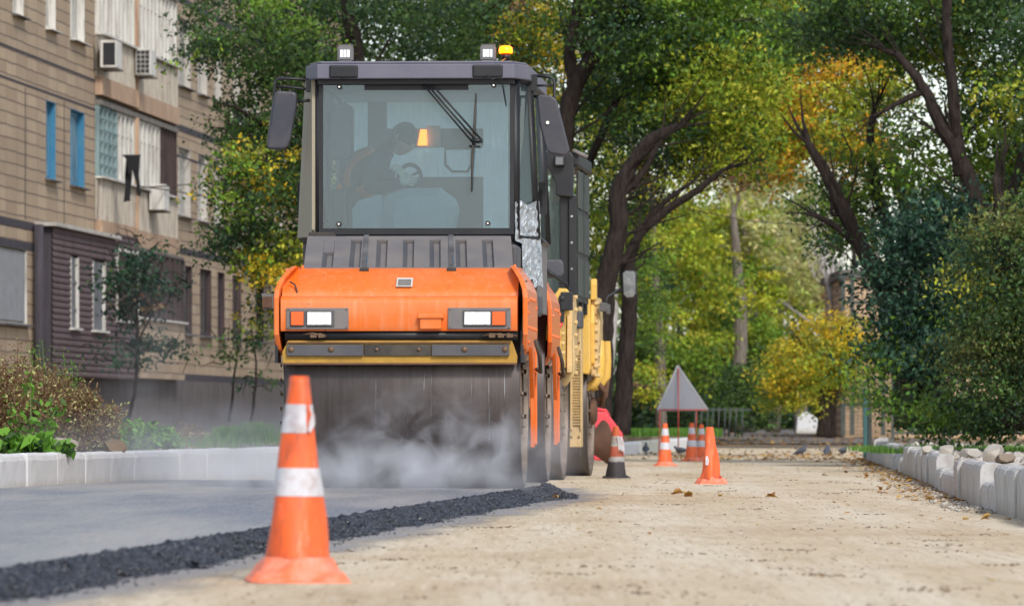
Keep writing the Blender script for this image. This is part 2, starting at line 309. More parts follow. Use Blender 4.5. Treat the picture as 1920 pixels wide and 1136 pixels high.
# fresh asphalt mat
AT=.09
ys=np.arange(13.6,44.61,.3); vs=[];fs=[]
for y in ys:
    xe=interp(ED,y)-.02; xl=interp(LK,y)+.0 if y>30 else -4.3
    for t in np.linspace(0,1,9): vs.append((xl-.05+(xe-xl+.05)*t,y,AT+.002*math.sin(y*1.7+t*7)))
    vs.append((xl-.05,y,-.01)); vs.append((xe,y,-.01))
m=len(ys); n=11
for i in range(m-1):
    for k in range(8): fs.append((i*n+k,i*n+k+1,(i+1)*n+k+1,(i+1)*n+k))
    fs.append((i*n+8,i*n+10,(i+1)*n+10,(i+1)*n+8)); fs.append((i*n+9,i*n,(i+1)*n,(i+1)*n+9))
fs.append([k for k in range(9)]+[10,9]); fs.append([(m-1)*n+k for k in range(9)]+[(m-1)*n+10,(m-1)*n+9])
o=MB().add(vs,fs,False).build('asphalt_road',M['asphalt']); fixn(o); o['kind']='structure'
# rough edge of the mat: a lumpy sloped body plus chunks of coated aggregate
def edge_w(y): return .13+.03*math.sin(y*2.1)+.02*math.sin(y*5.3)
vs=[];fs=[]; ys=np.arange(13.6,44.6,.025); nc=7
for y in ys:
    xe=interp(ED,y); ww=edge_w(y)
    for k in range(nc):
        t=k/(nc-1); x=xe-.03+(ww+.03)*t; z=AT*(1-t**1.4)-(.006 if k==nc-1 else 0)
        j=.011 if 0<k<nc-1 else .002
        vs.append((x+random.uniform(-j,j),y+random.uniform(-.008,.008),z+random.uniform(-j,j)+(.0 if k else -.003)))
m=len(ys)
for i in range(m-1):
    for k in range(nc-1): fs.append((i*nc+k,i*nc+k+1,(i+1)*nc+k+1,(i+1)*nc+k))
o=MB().add(vs,fs,False).build('asphalt_edge',M['bitumen']); o['kind']='structure'
def rocks(name,pts,sizes,mat,flat=.7,parent=None):
    """pts (N,3): one mesh of N irregular chunks"""
    N_=len(pts); base=np.array([[1,0,0],[-1,0,0],[0,1,0],[0,-1,0],[0,0,1],[0,0,-1],[.7,.7,.5],[-.6,.6,.6],[.6,-.7,-.5],[-.6,-.6,.5]],float)
    tri=None
    import bmesh
    bm=bmesh.new(); [bm.verts.new(v) for v in base]; bmesh.ops.convex_hull(bm,input=bm.verts); bm.verts.ensure_lookup_table()
    bm.verts.index_update(); tri=np.array([[v.index for v in f.verts] for f in bm.faces]); bm.free()
    nv=len(base); nf=len(tri)
    A=RNG.uniform(0,2*math.pi,N_); ca,sa=np.cos(A),np.sin(A)
    V=base[None]*RNG.uniform(.6,1.15,(N_,nv,1)); S=np.array(sizes)[:,None,None]*np.stack([RNG.uniform(.7,1.3,N_),RNG.uniform(.7,1.3,N_),flat*RNG.uniform(.7,1.2,N_)],1)[:,None,:]
    V=V*S; X=V[...,0]*ca[:,None]-V[...,1]*sa[:,None]; Y=V[...,0]*sa[:,None]+V[...,1]*ca[:,None]
    V=np.stack([X,Y,V[...,2]],2)+np.array(pts)[:,None,:]
    return npmesh(name,V.reshape(-1,3),(tri[None]+(np.arange(N_)*nv)[:,None,None]).reshape(-1,3),mat,parent)
def npmesh(name,V,Fa,mat,parent=None,col=None):
    me=bpy.data.meshes.new(name); nv,nf,k=len(V),len(Fa),Fa.shape[1]
    me.vertices.add(nv); me.vertices.foreach_set('co',V.astype(np.float32).ravel())
    me.loops.add(nf*k); me.loops.foreach_set('vertex_index',Fa.astype(np.int32).ravel())
    me.polygons.add(nf); me.polygons.foreach_set('loop_start',np.arange(nf,dtype=np.int32)*k)
    me.update(calc_edges=True)
    if col is not None:
        a=me.attributes.new('leafcol','FLOAT_COLOR','POINT'); c=np.ones((nv,4),np.float32); c[:,:3]=col; a.data.foreach_set('color',c.ravel())
    me.materials.append(mat); o=bpy.data.objects.new(name,me); COL.objects.link(o)
    if parent: o.parent=parent
    return o
P=[];S=[]
for _ in range(26000):
    y=14+30.4*random.random()**1.5; t=random.random()**.9; xe=interp(ED,y); ww=edge_w(y)
    P.append((xe-.004+(ww+.01)*t,y,AT*(1-t**1.4)*.96-.004)); S.append(random.choice([random.uniform(.004,.012),random.uniform(.008,.018),random.uniform(.012,.026)]))
for _ in range(700):
    y=14+30*random.random()**1.4; P.append((interp(ED,y)+edge_w(y)+abs(random.gauss(0,.05)),y,.004)); S.append(random.uniform(.003,.009))
P+=[(interp(ED,21.3)+.19,21.3,.012),(interp(ED,21.3)+.21,21.35,.01),(interp(ED,21.3)+.17,21.3,.03)]; S+=[.03,.022,.02]
for _ in range(1500): # spill at the end of the mat beside the drum
    t=random.random(); P.append((.24+.24*t*random.random()**.5,40+2.5*random.random(),max(.005,.07*(1-t)*random.random()))); S.append(random.uniform(.008,.02))
o=rocks('asphalt_crumb',P,S,M['bitumen'],.8); tag(o,'black bitumen coated stones crumbling along the edge of the fresh asphalt','asphalt stones',kind='stuff')
# thin bluish dust on the base beside the mat
vs=[];fs=[];at=[]; ys=np.arange(13.6,47,.5)
for y in ys:
    xe=interp(ED,y)+edge_w(y)-.05
    for k in range(5): vs.append((xe+k*.19*(1+.0*y),y,.004)); at.append([1,.75,.3,0,-.8][k])
for i in range(len(ys)-1):
    for k in range(4): fs.append((i*5+k,i*5+k+1,(i+1)*5+k+1,(i+1)*5+k))
o=MB().add(vs,fs,False).build('asphalt_dust',M['adust']); o['kind']='structure'
a=o.data.attributes.new('edge','FLOAT','POINT'); a.data.foreach_set('value',at)
# loose grains and clods on the base
P=[];S=[]
for _ in range(5500):
    y=15+85*random.random()**2.0; x0=interp(ED,y)+.25 if y<44 else interp(LK,y); x1=interp(RK,y); P.append((random.uniform(x0,x1),y,.001)); S.append(.0025+.006*random.random()**3)
cl=[(random.uniform(-.8,3),16+40*random.random()**1.5) for _ in range(110)]
for cx,cy in cl:
    for _ in range(random.randint(4,22)):
        x=cx+random.gauss(0,.06); y=cy+random.gauss(0,.10)
        if x>interp(ED,min(y,44))+.25: P.append((x,y,.002)); S.append(random.uniform(.004,.012))
tag(rocks('pebbles',P,S,M['pebble'],.45),'small brown grains and clods scattered over the beige road base','pebbles',kind='stuff')
# ------------------------------------------------------------------ kerbs
def kerb_mesh(seed):
    r=random.Random(seed); mb=MB(); prof=[(-.075,0),(.075,0),(.075,.30),(.062,.318),(-.04,.32),(-.066,.305),(-.078,.27),(-.075,.12)]
    ny=7; vs=[]; n=len(prof)
    for j in range(ny+1):
        y=-.49+.98*j/ny; sh=.008 if j in(0,ny) else 0
        for (x,z) in prof: vs.append((x*(1-sh*4)+r.uniform(-.003,.003),y+r.uniform(-.004,.004),z*(1-sh)+r.uniform(-.004,.004)))
    fs=[(j*n+k,j*n+(k+1)%n,(j+1)*n+(k+1)%n,(j+1)*n+k) for j in range(ny) for k in range(n)]
    fs+= [list(range(n))[::-1],[ny*n+k for k in range(n)]]
    mb.add(vs,fs,False); o=mb.build('kerbstone',M['kerb'],bevel=.006); fixn(o); return o
protos=[kerb_mesh(i) for i in range(5)]
protosR=[kerb_mesh(i+20) for i in range(5)]
for p in protosR: p.data.materials[0]=M['kerb_worn']
used=set()
def kerb(i,x,y,z,ang,label,group,flip=False,tilt=0,s=1):
    p=(protosR if 'right' in group else protos)[i%5]
    o=p if p.name not in used else p.copy()
    if o is not p: COL.objects.link(o)
    used.add(p.name)
    o.location=(x,y,z); o.rotation_euler=(random.uniform(-.006,.006),tilt,ang+(math.pi if flip else 0)); o.scale=(1,s,1)
    tag(o,label,'kerbstone',group); return o
ORD=['first','second','third','fourth','fifth','sixth','seventh','eighth','ninth','tenth','eleventh','twelfth','thirteenth','fourteenth','fifteenth','sixteenth','seventeenth','eighteenth','nineteenth','twentieth']
def ordn(k): 
    if k<20: return ORD[k]
    tens=['twenty','thirty','forty','fifty'][(k+1)//10-2]; u=(k+1)%10
    return tens+'-'+ORD[u-1] if u else {20:'twentieth',30:'thirtieth',40:'fortieth',50:'fiftieth'}[k+1]
def walk(line,y0,y1,step=1.0):
    y=y0
    while y<y1:
        x=interp(line,y); d=Vector((interp(line,y+.4)-x,.4)).normalized(); yield x+d.x*step/2,y+d.y*step/2,math.atan2(d.x,d.y); y+=d.y*step
# left kerb: front face towards +x
for k,(x,y,a) in enumerate(walk(LK,37.35,58)):
    vis=GX2=960+x*F/y
    lab=f'white kerbstone of the raised kerb left of the asphalt, {ordn(k)} from the left' if vis<545 else 'white kerbstone of the left kerb standing behind the orange roller'
    kerb(k,x-.02,y,.0+random.uniform(-.004,.004),-a,lab,'white kerbstones of the left kerb' if vis<545 else 'kerbstones hidden behind the roller',True)
for k,(x,y,a) in enumerate(walk(LK,86,107.5,1.02)):
    kerb(k+2,x,y,-.13+.0015*(y-86),-a,f'low far kerbstone behind the cones at the junction, {ordn(k)} going away from camera','low grey kerbstones at the far junction',True)
kk=0
for k,(x,y,a) in enumerate(walk(RK,29.3,85)):
    px=960+x*F/y; low=(1676<px<1697) or (1760<px<1797) or (1846<px<1880) or 1620<px<1640
    z=(-.15 if low else -.035)+random.uniform(-.012,.012)
    kerb(k+3,x+.06+random.uniform(-.012,.012),y,z,-a+random.uniform(-.012,.012),f"{'low sunken' if low else 'tall raised'} white kerbstone of the right kerb, {ordn(k)} from the camera end",'white kerbstones of the right kerb',False,random.uniform(-.03,.03))
# rubble behind the right kerb, leaf litter at its foot
P=[];S=[]
for _ in range(2300):
    y=30+52*random.random()**1.3; x=interp(RK,y)+.25+abs(random.gauss(0,.7)); P.append((x,y,.19)); S.append(.012+.075*random.random()**2.2)
for _ in range(900):
    y=34+30*random.random()**1.3; x=interp(RK,y)-.02-abs(random.gauss(0,.13)); P.append((x,y,.006)); S.append(.005+.02*random.random()**2.5)
tag(rocks('rubble',P,S,M['rubble'],.8),'grey white rubble lying behind and below the right kerb','rubble',kind='stuff')
P=[];S=[]
for _ in range(2200):
    y=38+14*random.random()**1.2; x=interp(LK,y)-.18-abs(random.gauss(0,.8)); P.append((x,y,.30)); S.append(.006+.03*random.random()**3)
for _ in range(350):
    y=80+30*random.random(); P.append((random.uniform(interp(LK,y),interp(LK,y)+5),y,.01+.0*y)); S.append(.01+.04*random.random()**3)
tag(rocks('bank_rubble',P,S,M['pebble'],.7),'brown clods and stones on the soil behind the left kerb','stones',kind='stuff')
def leafchips(name,pts,sizes,mat,curl=.35,parent=None):
    N_=len(pts); a=RNG.uniform(0,6.28,N_); s=np.array(sizes)
    u=np.stack([np.cos(a),np.sin(a),RNG.uniform(-.25,.25,N_)],1); v=np.stack([-np.sin(a),np.cos(a),RNG.uniform(-.25,.25,N_)],1)
    P=np.array(pts); c=RNG.uniform(.1,curl,N_)[:,None]*np.array([[0,0,1.]])
    s=s[:,None]
    V=np.stack([P-u*s,P-u*.3*s+v*.6*s+c*s,P+u*.5*s+v*.45*s+c*s*1.3,P+u*s+c*s*.6,P+u*.4*s-v*.5*s+c*s,P-u*.4*s-v*.55*s+c*s*.8],1)
    Fq=np.concatenate([np.array([[0,1,2,3]])[None]+(np.arange(N_)*6)[:,None,None],np.array([[3,4,5,0]])[None]+(np.arange(N_)*6)[:,None,None]],1).reshape(-1,4)
    return npmesh(name,V.reshape(-1,3),Fq,mat,parent)
P=[];S=[]
for _ in range(620):
    y=38+42*random.random(); x=interp(RK,y)+.02-abs(random.gauss(0,.10+.0028*y)); P.append((x,y,.012)); S.append(random.uniform(.015,.04))
for _ in range(420):
    y=76+14*random.random(); P.append((random.uniform(2.2,interp(RK,y)),y,.02)); S.append(random.uniform(.02,.05))
for _ in range(160):
    y=18+70*random.random()**.8; P.append((random.uniform(.3,3.5),y,.008)); S.append(random.uniform(.01,.022))
tag(leafchips('leaf_litter',P,S,M['litter']),'fallen yellow and brown leaves gathered at the foot of the right kerb','fallen leaves',kind='stuff')
for (px,py,s,lab) in [(1270,932,.05,'brown curled leaf on the base, left of the middle, longest of the fallen ones'),(1290,937,.05,'brown leaf touching the end of the long curled leaf'),(1446,938,.05,'orange brown folded leaf lying right of the middle of the road base'),(1350,936,.02,'tiny brown leaf between the two larger fallen leaves'),(1007,937,.035,'pale yellow leaf beside the crumbled asphalt under the roller'),(1042,939,.03,'yellow leaf just past the end of the crumbled asphalt'),(1167,934,.02,'small brown leaf below the black based cone'),(1652,924,.03,'dry leaf standing on edge below the right kerb litter'),(1811,980,.03,'leftmost of three yellow leaves in a row at right'),(1848,980,.03,'middle one of three yellow leaves in a row at right'),(1890,980,.03,'rightmost of three yellow leaves in a row at right')]:
    D=CAMH*F/(py-HOR); o=leafchips('dry_leaf',[(0,0,0)]*2,[s,s*.8],M['litter'],1.0); o.location=(GX(px,D),D,.02); tag(o,lab,'leaf','single dry leaves on the road')
# ------------------------------------------------------------------ cones
def jit(a): return random.uniform(-a,a)
def cone(px,D,h,rt,rb,skirt,sh,bands,label,matb='cone',tearband=False,dent=0,rz=.3,z=0,lean=(0,0)):
    r=empty('traffic_cone',(GX(px,D),D,z),rz); r.rotation_euler=(lean[0],lean[1],rz); tag(r,label,'traffic cone','traffic cones on the road base')
    def rad(zz): 
        t=(zz-sh)/(h-sh); return rb+(rt-rb)*t
    mb=MB(); n=40; prof=[]; K=26
    vs=[]; zs=[sh+(h-sh)*i/K for i in range(K+1)]
    for zz in zs:
        for k in range(n):
            w=2*math.pi*k/n; q=rad(zz)*(1+dent*.09*math.sin(3*w+zz*9)+dent*.05*math.sin(5*w-zz*17)); vs.append((q*math.cos(w),q*math.sin(w),zz))
    # inner lip
    for k in range(n): w=2*math.pi*k/n; vs.append((rt*.82*math.cos(w),rt*.82*math.sin(w),h-.002))
    for k in range(n): w=2*math.pi*k/n; vs.append((rt*.8*math.cos(w),rt*.8*math.sin(w),h-.06))
    m_=K+3; fs=[(i*n+k,i*n+(k+1)%n,(i+1)*n+(k+1)%n,(i+1)*n+k) for i in range(m_-1) for k in range(n)]
    fs.append([(m_-1)*n+k for k in range(n)])
    mb.add(vs,fs,True).build('cone_body',M[matb],r)
    # skirt: square base folding up into the round body
    mb=MB(); vs=[]; rows=[(0,1.0,.004),(.0,1,.06),(.35,.74,.26),(.6,.48,.48),(.75,.22,.74),(1,0,1.03)]
    for (_,q,t) in rows:
        for k in range(n):
            w=2*math.pi*(k+.5)/n; c,s_=math.cos(w),math.sin(w); sq=skirt/max(abs(c),abs(s_)); sq=min(sq,skirt*1.36)
            rr=rb*(1.02)+(sq-rb)*q; zz=sh*t+ (0 if q in(0,1) else dent*.016*(math.sin(4*w+q*6)+math.sin(7*w+1)))
            vs.append((rr*c,rr*s_,zz))
    m_=len(rows); fs=[(i*n+k,i*n+(k+1)%n,(i+1)*n+(k+1)%n,(i+1)*n+k) for i in range(m_-1) for k in range(n)]
    fs.append(list(range(n))[::-1]); mb.add(vs,fs,False).build('cone_base',M['skirt'] if matb=='cone' else M[matb],r)
    for bi,(z0,z1) in enumerate(bands):
        mb=MB(); nn=48; vs=[]; gaps=range(6,10) if (tearband and bi==0) else ()
        R=6
        for j in range(R+1):
            zz=z0+(z1-z0)*j/R
            for k in range(nn):
                w=2*math.pi*k/nn-math.pi*.62; q=rad(zz)*(1+dent*.09*math.sin(3*w+zz*9)+dent*.05*math.sin(5*w-zz*17))+.0022; 
                ww=w+ (jit(.03) if k in (5,6,9,10) and gaps else 0); vs.append((q*math.cos(ww),q*math.sin(ww),zz))
        fs=[(j*nn+k,j*nn+(k+1)%nn,(j+1)*nn+(k+1)%nn,(j+1)*nn+k) for j in range(R) for k in range(nn) if k not in gaps and not(gaps and k in(10,11) and j in(0,1,3))]
        mb.add(vs,fs,True).build('reflective_band',M['coneW'],r)
    return r
h=.712; s_=541
c=cone(557,19.7,h,.032,.112,.172,.085,[(.515,.614),(.297,.394)],'large orange cone with two white bands, nearest the camera beside the asphalt edge',tearband=True,dent=.55,rz=.12,lean=(0,.012))
def gd(py): return CAMH*F/(py-HOR)
MB().prism([(.026,.520),(.036,.518),(.050,.545),(.049,.575),(.038,.600),(.028,.612),(.037,.58),(.030,.55)],'xz',-.066,-.061).build('torn_tape',M['coneW'],c)
cone(1247,gd(873),.52,.027,.090,.132,.05,[(.37,.455),(.20,.285)],'bright orange cone with two white bands, leftmost of the far group',rz=.3)
cone(1297,gd(864.5),.52,.027,.090,.134,.05,[(.37,.455),(.20,.285)],'bright orange banded cone in the middle, overlapping the cone behind it',rz=.5)
cone(1315,gd(863),.50,.027,.088,.132,.05,[(.36,.44),(.19,.275)],'bright orange banded cone half hidden behind the plain battered cone',rz=.1)
c=cone(1333,gd(907),.50,.028,.088,.125,.045,[],'plain battered orange cone with no bands, only a small white scrap, rightmost cone',dent=1.3,rz=.2,lean=(0,-.02))
MB().prism([(-.066,.17),(-.044,.165),(-.032,.20),(-.045,.25),(-.062,.24)],'xz',-.083,-.076).build('tape_scrap',M['coneW'],c)
c=cone(1155,gd(896),.50,.026,.100,.128,.02,[],'worn old cone with black base, faded orange tip and torn white tape','coneold',dent=.5,rz=.1)
mb=MB()
for k in range(5): x=.005+k*.008; mb.prism([(x,.40),(x+.012,.40),(x+.018+k*.004,.33),(x+.024+k*.004,.27-k*.01),(x+.012+k*.003,.275)],'xz',-.062-k*.004,-.057-k*.004)
mb.build('torn_tape',M['coneW'],c)
# ------------------------------------------------------------------ triangular sign seen from behind
D=gd(851); s=F/D
r=empty('road_sign',(GX(1279,D),D,0)); tag(r,'grey back of a triangular warning sign on a thin red metal stand','sign')
def T3(px,py): return ((px-1279)/s,CAMH+(HOR-py)/s)
tri=[T3(1272,684),(T3(1328,766)),(T3(1326,770)),T3(1233,771),(T3(1231,767)),T3(1269,685)]
MB().prism(tri,'xz',-.01,.012).build('sign_plate',paint('sign_back_grey',L(150,156,170),.5,.3),r,bevel=.004)
mb=MB(); pts=[T3(1270.5,686),T3(1326.5,768),T3(1233,769),T3(1270.5,686)]; mb.tube([(x,-.012,z) for x,z in pts],.009,6); mb.build('sign_rim',M['white'],r)
mb=MB()
for a,b_ in [((1238,768),(1235,850)),((1306,768),(1304,842)),((1272,690),(1271,851)),((1235,768),(1326,768))]:
    p,q=T3(*a),T3(*b_); mb.tube([(p[0],-.03,p[1]),(q[0],-.03 if a[0]!=1272 else -.25,max(0,q[1]))],.011,6)
mb.build('sign_stand',M['redpaint'],r)
# red plastic barrier + rusty cone shaped steel dish
D=72.4; s=F/D
def Q(px,py,o=1140): return ((px-o)/s,CAMH+(HOR-py)/s)
r=empty('road_barrier',(GX(1141,D),D,0)); tag(r,'pinkish red plastic water filled barrier with sloping shoulder beside the rear drum','barrier')
pl=[Q(1112,862),Q(1112,776),Q(1118,771),Q(1134,772),Q(1143,781),Q(1166,812),Q(1169,840),Q(1167,866)]; pl=[(x,max(.0,z)) for x,z in pl]
fixn(MB().prism(pl,'xz',-.12,.18).build('barrier_body',M['red'],r,bevel=.02))
mb=MB(); mb.tube([(Q(1118,775)[0],-.02,Q(1118,775)[1]),(Q(1120,768)[0],-.02,Q(1120,768)[1]+.01),(Q(1134,768)[0],-.02,Q(1134,769)[1]),(Q(1141,776)[0],-.02,Q(1141,779)[1])],.02,8); mb.build('handle',M['red'],r)
mb=MB(); mb.cyl((Q(1135,850)[0],-.2,Q(1135,850)[1]),(Q(1135,850)[0],-.17,Q(1135,850)[1]),.04); mb.build('drain_plug',M['red'],r)
D=71; s=F/D; p=W(1124,822,D)
mb=MB(); mb.lathe([(.0,-.13),(.06,-.13),(.10,-.11),(.225,.05),(.232,.055),(.225,.06),(.1,.03),(.0,.03)],36,ax='x')
o=mb.build('steel_dish',M['rust']); o.location=(p.x+.02,D,.275); o.rotation_euler=(0,-.12,.35); o.scale=(1.15,1.2,1.2); tag(o,'brown rusty cone shaped steel dish standing on edge before the red barrier','steel dish')
fixn(o)
# ------------------------------------------------------------------ pigeons
def pigeon(px,py,face,label,fat=1,z=0):
    D=(CAMH-z)*F/(py-HOR); r=MB(); d=face
    pts=[(-.16*d,0,.09),(-.10*d,0,.105),(-.05*d,0,.115),(0,0,.125),(.05*d,0,.14),(.075*d,0,.17),(.085*d,0,.20),(.10*d,0,.215),(.118*d,0,.21),(.135*d,0,.203)]
    r.tube(pts,[.012,.028,.045,.056,.05,.034,.024,.026,.016,.003],12)
    for s_ in(-1,1):
        r.tube([(0.01*d,.02*s_,.08),(0.005*d,.02*s_,.0)],.005,5); r.tube([(-.01*d,.02*s_,.003),(.03*d,.025*s_,.003)],.004,5)
        r.tube([(.03*d,.045*s_,.14),(-.04*d,.05*s_,.125),(-.12*d,.03*s_,.10)],[.02,.022,.006],8)
    o=r.build('pigeon',M['pigeon']); o.location=(GX(px,D),D,z); o.scale=(.82,.82,.82); return tag(o,label,'pigeon','pigeons on the far ground')
M['pigeon']=paint('pigeon_feathers',L(58,62,74),.6,.5,L(112,116,128),scale=12)
pigeon(1505,857,1,'dark pigeon stretching up with raised head, leftmost of the three at right').rotation_euler=(0,-.2,0.1)
o=pigeon(1551,857,1,'grey pigeon seen from behind, middle one of the three at right'); o.rotation_euler=(0,-.2,1.3)
o=pigeon(1578,857,1,'black pigeon bent low, rightmost of the three at right'); o.rotation_euler=(0,.3,1.0)
o=pigeon(1211,853,1,'dark pigeon by the low kerb right of the old black cone'); o.rotation_euler=(0,-.2,1.5)
o=pigeon(1279,856,1,'dark pigeon pecking behind the cones under the triangular sign'); o.rotation_euler=(0,.25,2.6)
# ================================================================== orange tandem roller
TH1=math.radians(2.9); OX,OY=-.725,39.5
R1=empty('road_roller',(OX,OY,AT),-TH1)
tag(R1,'orange tandem road roller with grey cab and lit headlights, standing on the fresh asphalt','road roller')
def q1(px,py,yp):
    D=OY+yp; return ((px-960)*D/F-OX-.0507*yp, CAMH+(HOR-py)*D/F-AT)
def P1(px,py,yp): x,z=q1(px,py,yp); return (x,yp,z)
def bolts(mb,pts,r=.012,ax='y',l=.012):
    for p in pts:
        d={'y':(0,-l,0),'x':(l,0,0)}[ax]; mb.cyl(p,tuple(a+b for a,b in zip(p,d)),r,n=8)
def px_poly(pts,yp): return [q1(a,b,yp) for a,b in pts]
def drum(parent,cx,y0,rad,x0,x1,split=None):
    mb=MB(); prof=[(rad-.05,x0+.004),(rad-.006,x0),(rad,x0+.008),(rad,x1-.008),(rad-.006,x1),(rad-.05,x1-.004)]
    d=mb.lathe(prof,96,(0,y0,rad),ax='x').build('drum',M['drum'],parent)
    for sgn,xx in((-1,x0),(1,x1)):
        mb=MB(); mb.lathe([(rad-.05,xx-sgn*.004),(rad-.055,xx-sgn*.05),(.30,xx-sgn*.06),(.28,xx-sgn*.02),(.15,xx-sgn*.015),(.0,xx-sgn*.015)],64,(0,y0,rad),ax='x')
        bolts(mb,[(xx-sgn*.017,y0+.22*math.cos(t),rad+.22*math.sin(t)) for t in [i*.785 for i in range(8)]],.015,'x',.02*sgn)
        mb.build('drum_disc',M['disc'],d)
    return d
drum(R1,0,0,.65,-.80,.815); drum(R1,0,3.72,.65,-.80,.815)
# --- front frame
yF=-.745
prof=[(yF,1.075),(yF-.012,1.10),(yF-.014,1.265),(yF-.004,1.292),(yF+.02,1.308),(yF+.06,1.314),(yF+.095,1.305),(yF+.10,1.335),(yF+.13,1.362),(yF+.20,1.41),(yF+.36,1.505),(yF+.42,1.515),(yF+.9,1.515),(yF+.9,1.075)]
hood=MB().prism(prof,'yz',-.815,.80,sm=True).build('front_hood',M['orange'],R1); fixn(hood)
hood.data.polygons.foreach_set('use_smooth',[len(p.vertices)==4 and i>1 for i,p in enumerate(hood.data.polygons)])
es=hood.modifiers.new('e','EDGE_SPLIT'); es.split_angle=math.radians(50)
def cheek(sg,x_off,y0,dirn,name,mat,parent,zt=0,bl=.88):
    rows=[(bl,.80,-.50,.35),(.95,.852,-.68,.55),(1.05,.862,-.755,.66),(1.30,.862,-.775,.70),(1.36,.856,-.76,.70),(1.43,.83,-.70,.66),(1.49,.79,-.60,.58),(1.525,.76,-.48,.50)]
    vs=[];fs=[]
    for z,x,a,b_ in rows:
        a*=dirn;b_*=dirn; xx=x+x_off
        vs+= [(sg*xx,y0+a,z+zt),(sg*xx,y0+b_,z+zt),(sg*(xx-.035),y0+b_,z+zt),(sg*(xx-.035),y0+a,z+zt)]
    for i in range(len(rows)-1):
        for k in range(4): fs.append((i*4+k,i*4+(k+1)%4,(i+1)*4+(k+1)%4,(i+1)*4+k))
    fs+=[(3,2,1,0),(len(vs)-4,len(vs)-3,len(vs)-2,len(vs)-1)]
    o=MB().add(vs,fs).build(name,mat,parent,bevel=.008); fixn(o)
    if sg<0: return o
    mb=MB(); bolts(mb,[(sg*(rows[3][1]+x_off-.006),y0+dirn*yy,zz+zt) for yy,zz in [(-.7,1.28),(-.7,1.2),(-.7,1.1),(-.62,1.0),(-.4,1.3),(-.4,1.1),(-.1,1.3),(-.1,1.1),(.2,1.3),(.2,1.1),(.5,1.25),(.5,1.1)]],.013,'x',sg*.014)
    mb.build('bolts',M['orange'],o); return o
for sg in(-1,1):
    cheek(sg,0.0 if sg<0 else .01,0,1,'cheek_plate',M['orange'],R1)
    cheek(sg,0.0 if sg<0 else .01,3.72,-1,'cheek_plate',M['orange'],R1)
    # fork arm down to the axle, with slotted edge
    for y0 in (0,3.72):
        a=MB(); X0=.855 if sg>0 else .815; a.prism([(y0-.34,.97),(y0+.30,.97),(y0+.16,.62),(y0+.07,.30),(y0-.02,.28),(y0-.06,.62)],'yz',sg*X0,sg*(X0+.03)); a.prism([(y0-.02,.95),(y0+.02,.95),(y0+.03,.30),(y0-.01,.30)],'yz',sg*(X0+.03),sg*(X0+.045))
        ao=a.build('fork_arm',M['orange' if sg>0 else 'black'],R1,bevel=.004); fixn(ao)
        mb=MB(); bolts(mb,[(sg*.885,y0+.12,z) for z in(.45,.55,.65,.75,.85)],.012,'x',sg*.012); mb.build('bolts',M['bolt'],ao)
        if sg<0: continue
        h_=MB(); h_.tube([(sg*.90,y0-.25,1.02),(sg*.93,y0-.22,.90),(sg*.93,y0-.12,.80),(sg*.90,y0-.05,.82)],.014,8).build('hydraulic_hose',M['rubber'],R1)
# dark filler box standing in for the shade behind beam, above drum
MB().box(-.80,.80,-.55,-.3,1.0,1.3).build('shade_filler',M['black'],R1)
# water bar tube with nozzles
mb=MB(); mb.cyl((-.79,-.70,1.045),(.80,-.70,1.045),.034,n=16); bar=mb.build('spray_bar',M['black'],R1)
mb=MB()
for x in(-.60,-.545,.62,.68,.74):
    MB().cyl((x,-.75,1.045),(x,-.72,1.045),.018,n=10).box(x-.012,x+.03,-.765,-.75,1.03,1.055).build('nozzle',M['bolt'],bar)
mb.tube([(.56,-.745,1.04),(.62,-.76,1.055),(.70,-.76,1.05),(.80,-.74,1.04)],.007,6); mb.tube([(-.66,-.745,1.05),(-.6,-.765,1.06),(-.5,-.75,1.04)],.007,6)
mb.build('hose',M['bolt'],bar)
# side mount blocks behind
for sg in(-1,1): MB().box(sg*.84-.02,sg*.84+.0,-.70,-.45,.86,1.08).build('side_bracket',M['black'],R1)
# scraper beam
y=-.72
bm_=MB().prism(px_poly([(529,682),(969,682),(970,668),(960,638),(539,638),(528,660)],-.72),'xz',-.715,-.66).build('scraper_beam',M['scrape'],R1,bevel=.005); fixn(bm_)
MB().prism(px_poly([(529,683.5),(969,683.5),(969,680),(529,680)],-.74),'xz',-.74,-.716).build('scraper_lip',M['rust'],bm_)
MB().prism(px_poly([(536,643.5),(957,643.5),(957,641.2),(536,641.2)],-.74),'xz',-.736,-.716).build('scraper_ledge',M['rust'],bm_)
for a,b_,mt,d in [(537,681,'dgrey',0),(682.5,808,'rubber',.012),(809.5,955,'dgrey',0)]:
    fixn(MB().prism(px_poly([(a,667),(b_,667),(b_,646),(a,646)],-.74),'xz',-.742+d,-.716).build('rubber_strip',M[mt],bm_,bevel=.003))
mb=MB()
for px in(545,620,871,947): mb.lathe([(0,-.752),(.012,-.752),(.018,-.748),(.022,-.742)],12,(q1(px,655,-.74)[0],0,q1(px,655,-.74)[1]),ax='y')
for px in(706,785): mb.lathe([(0,-.738),(.012,-.738),(.014,-.728)],12,(q1(px,655,-.74)[0],0,q1(px,655,-.74)[1]),ax='y')
mb.build('bolts',M['bolt'],bm_)
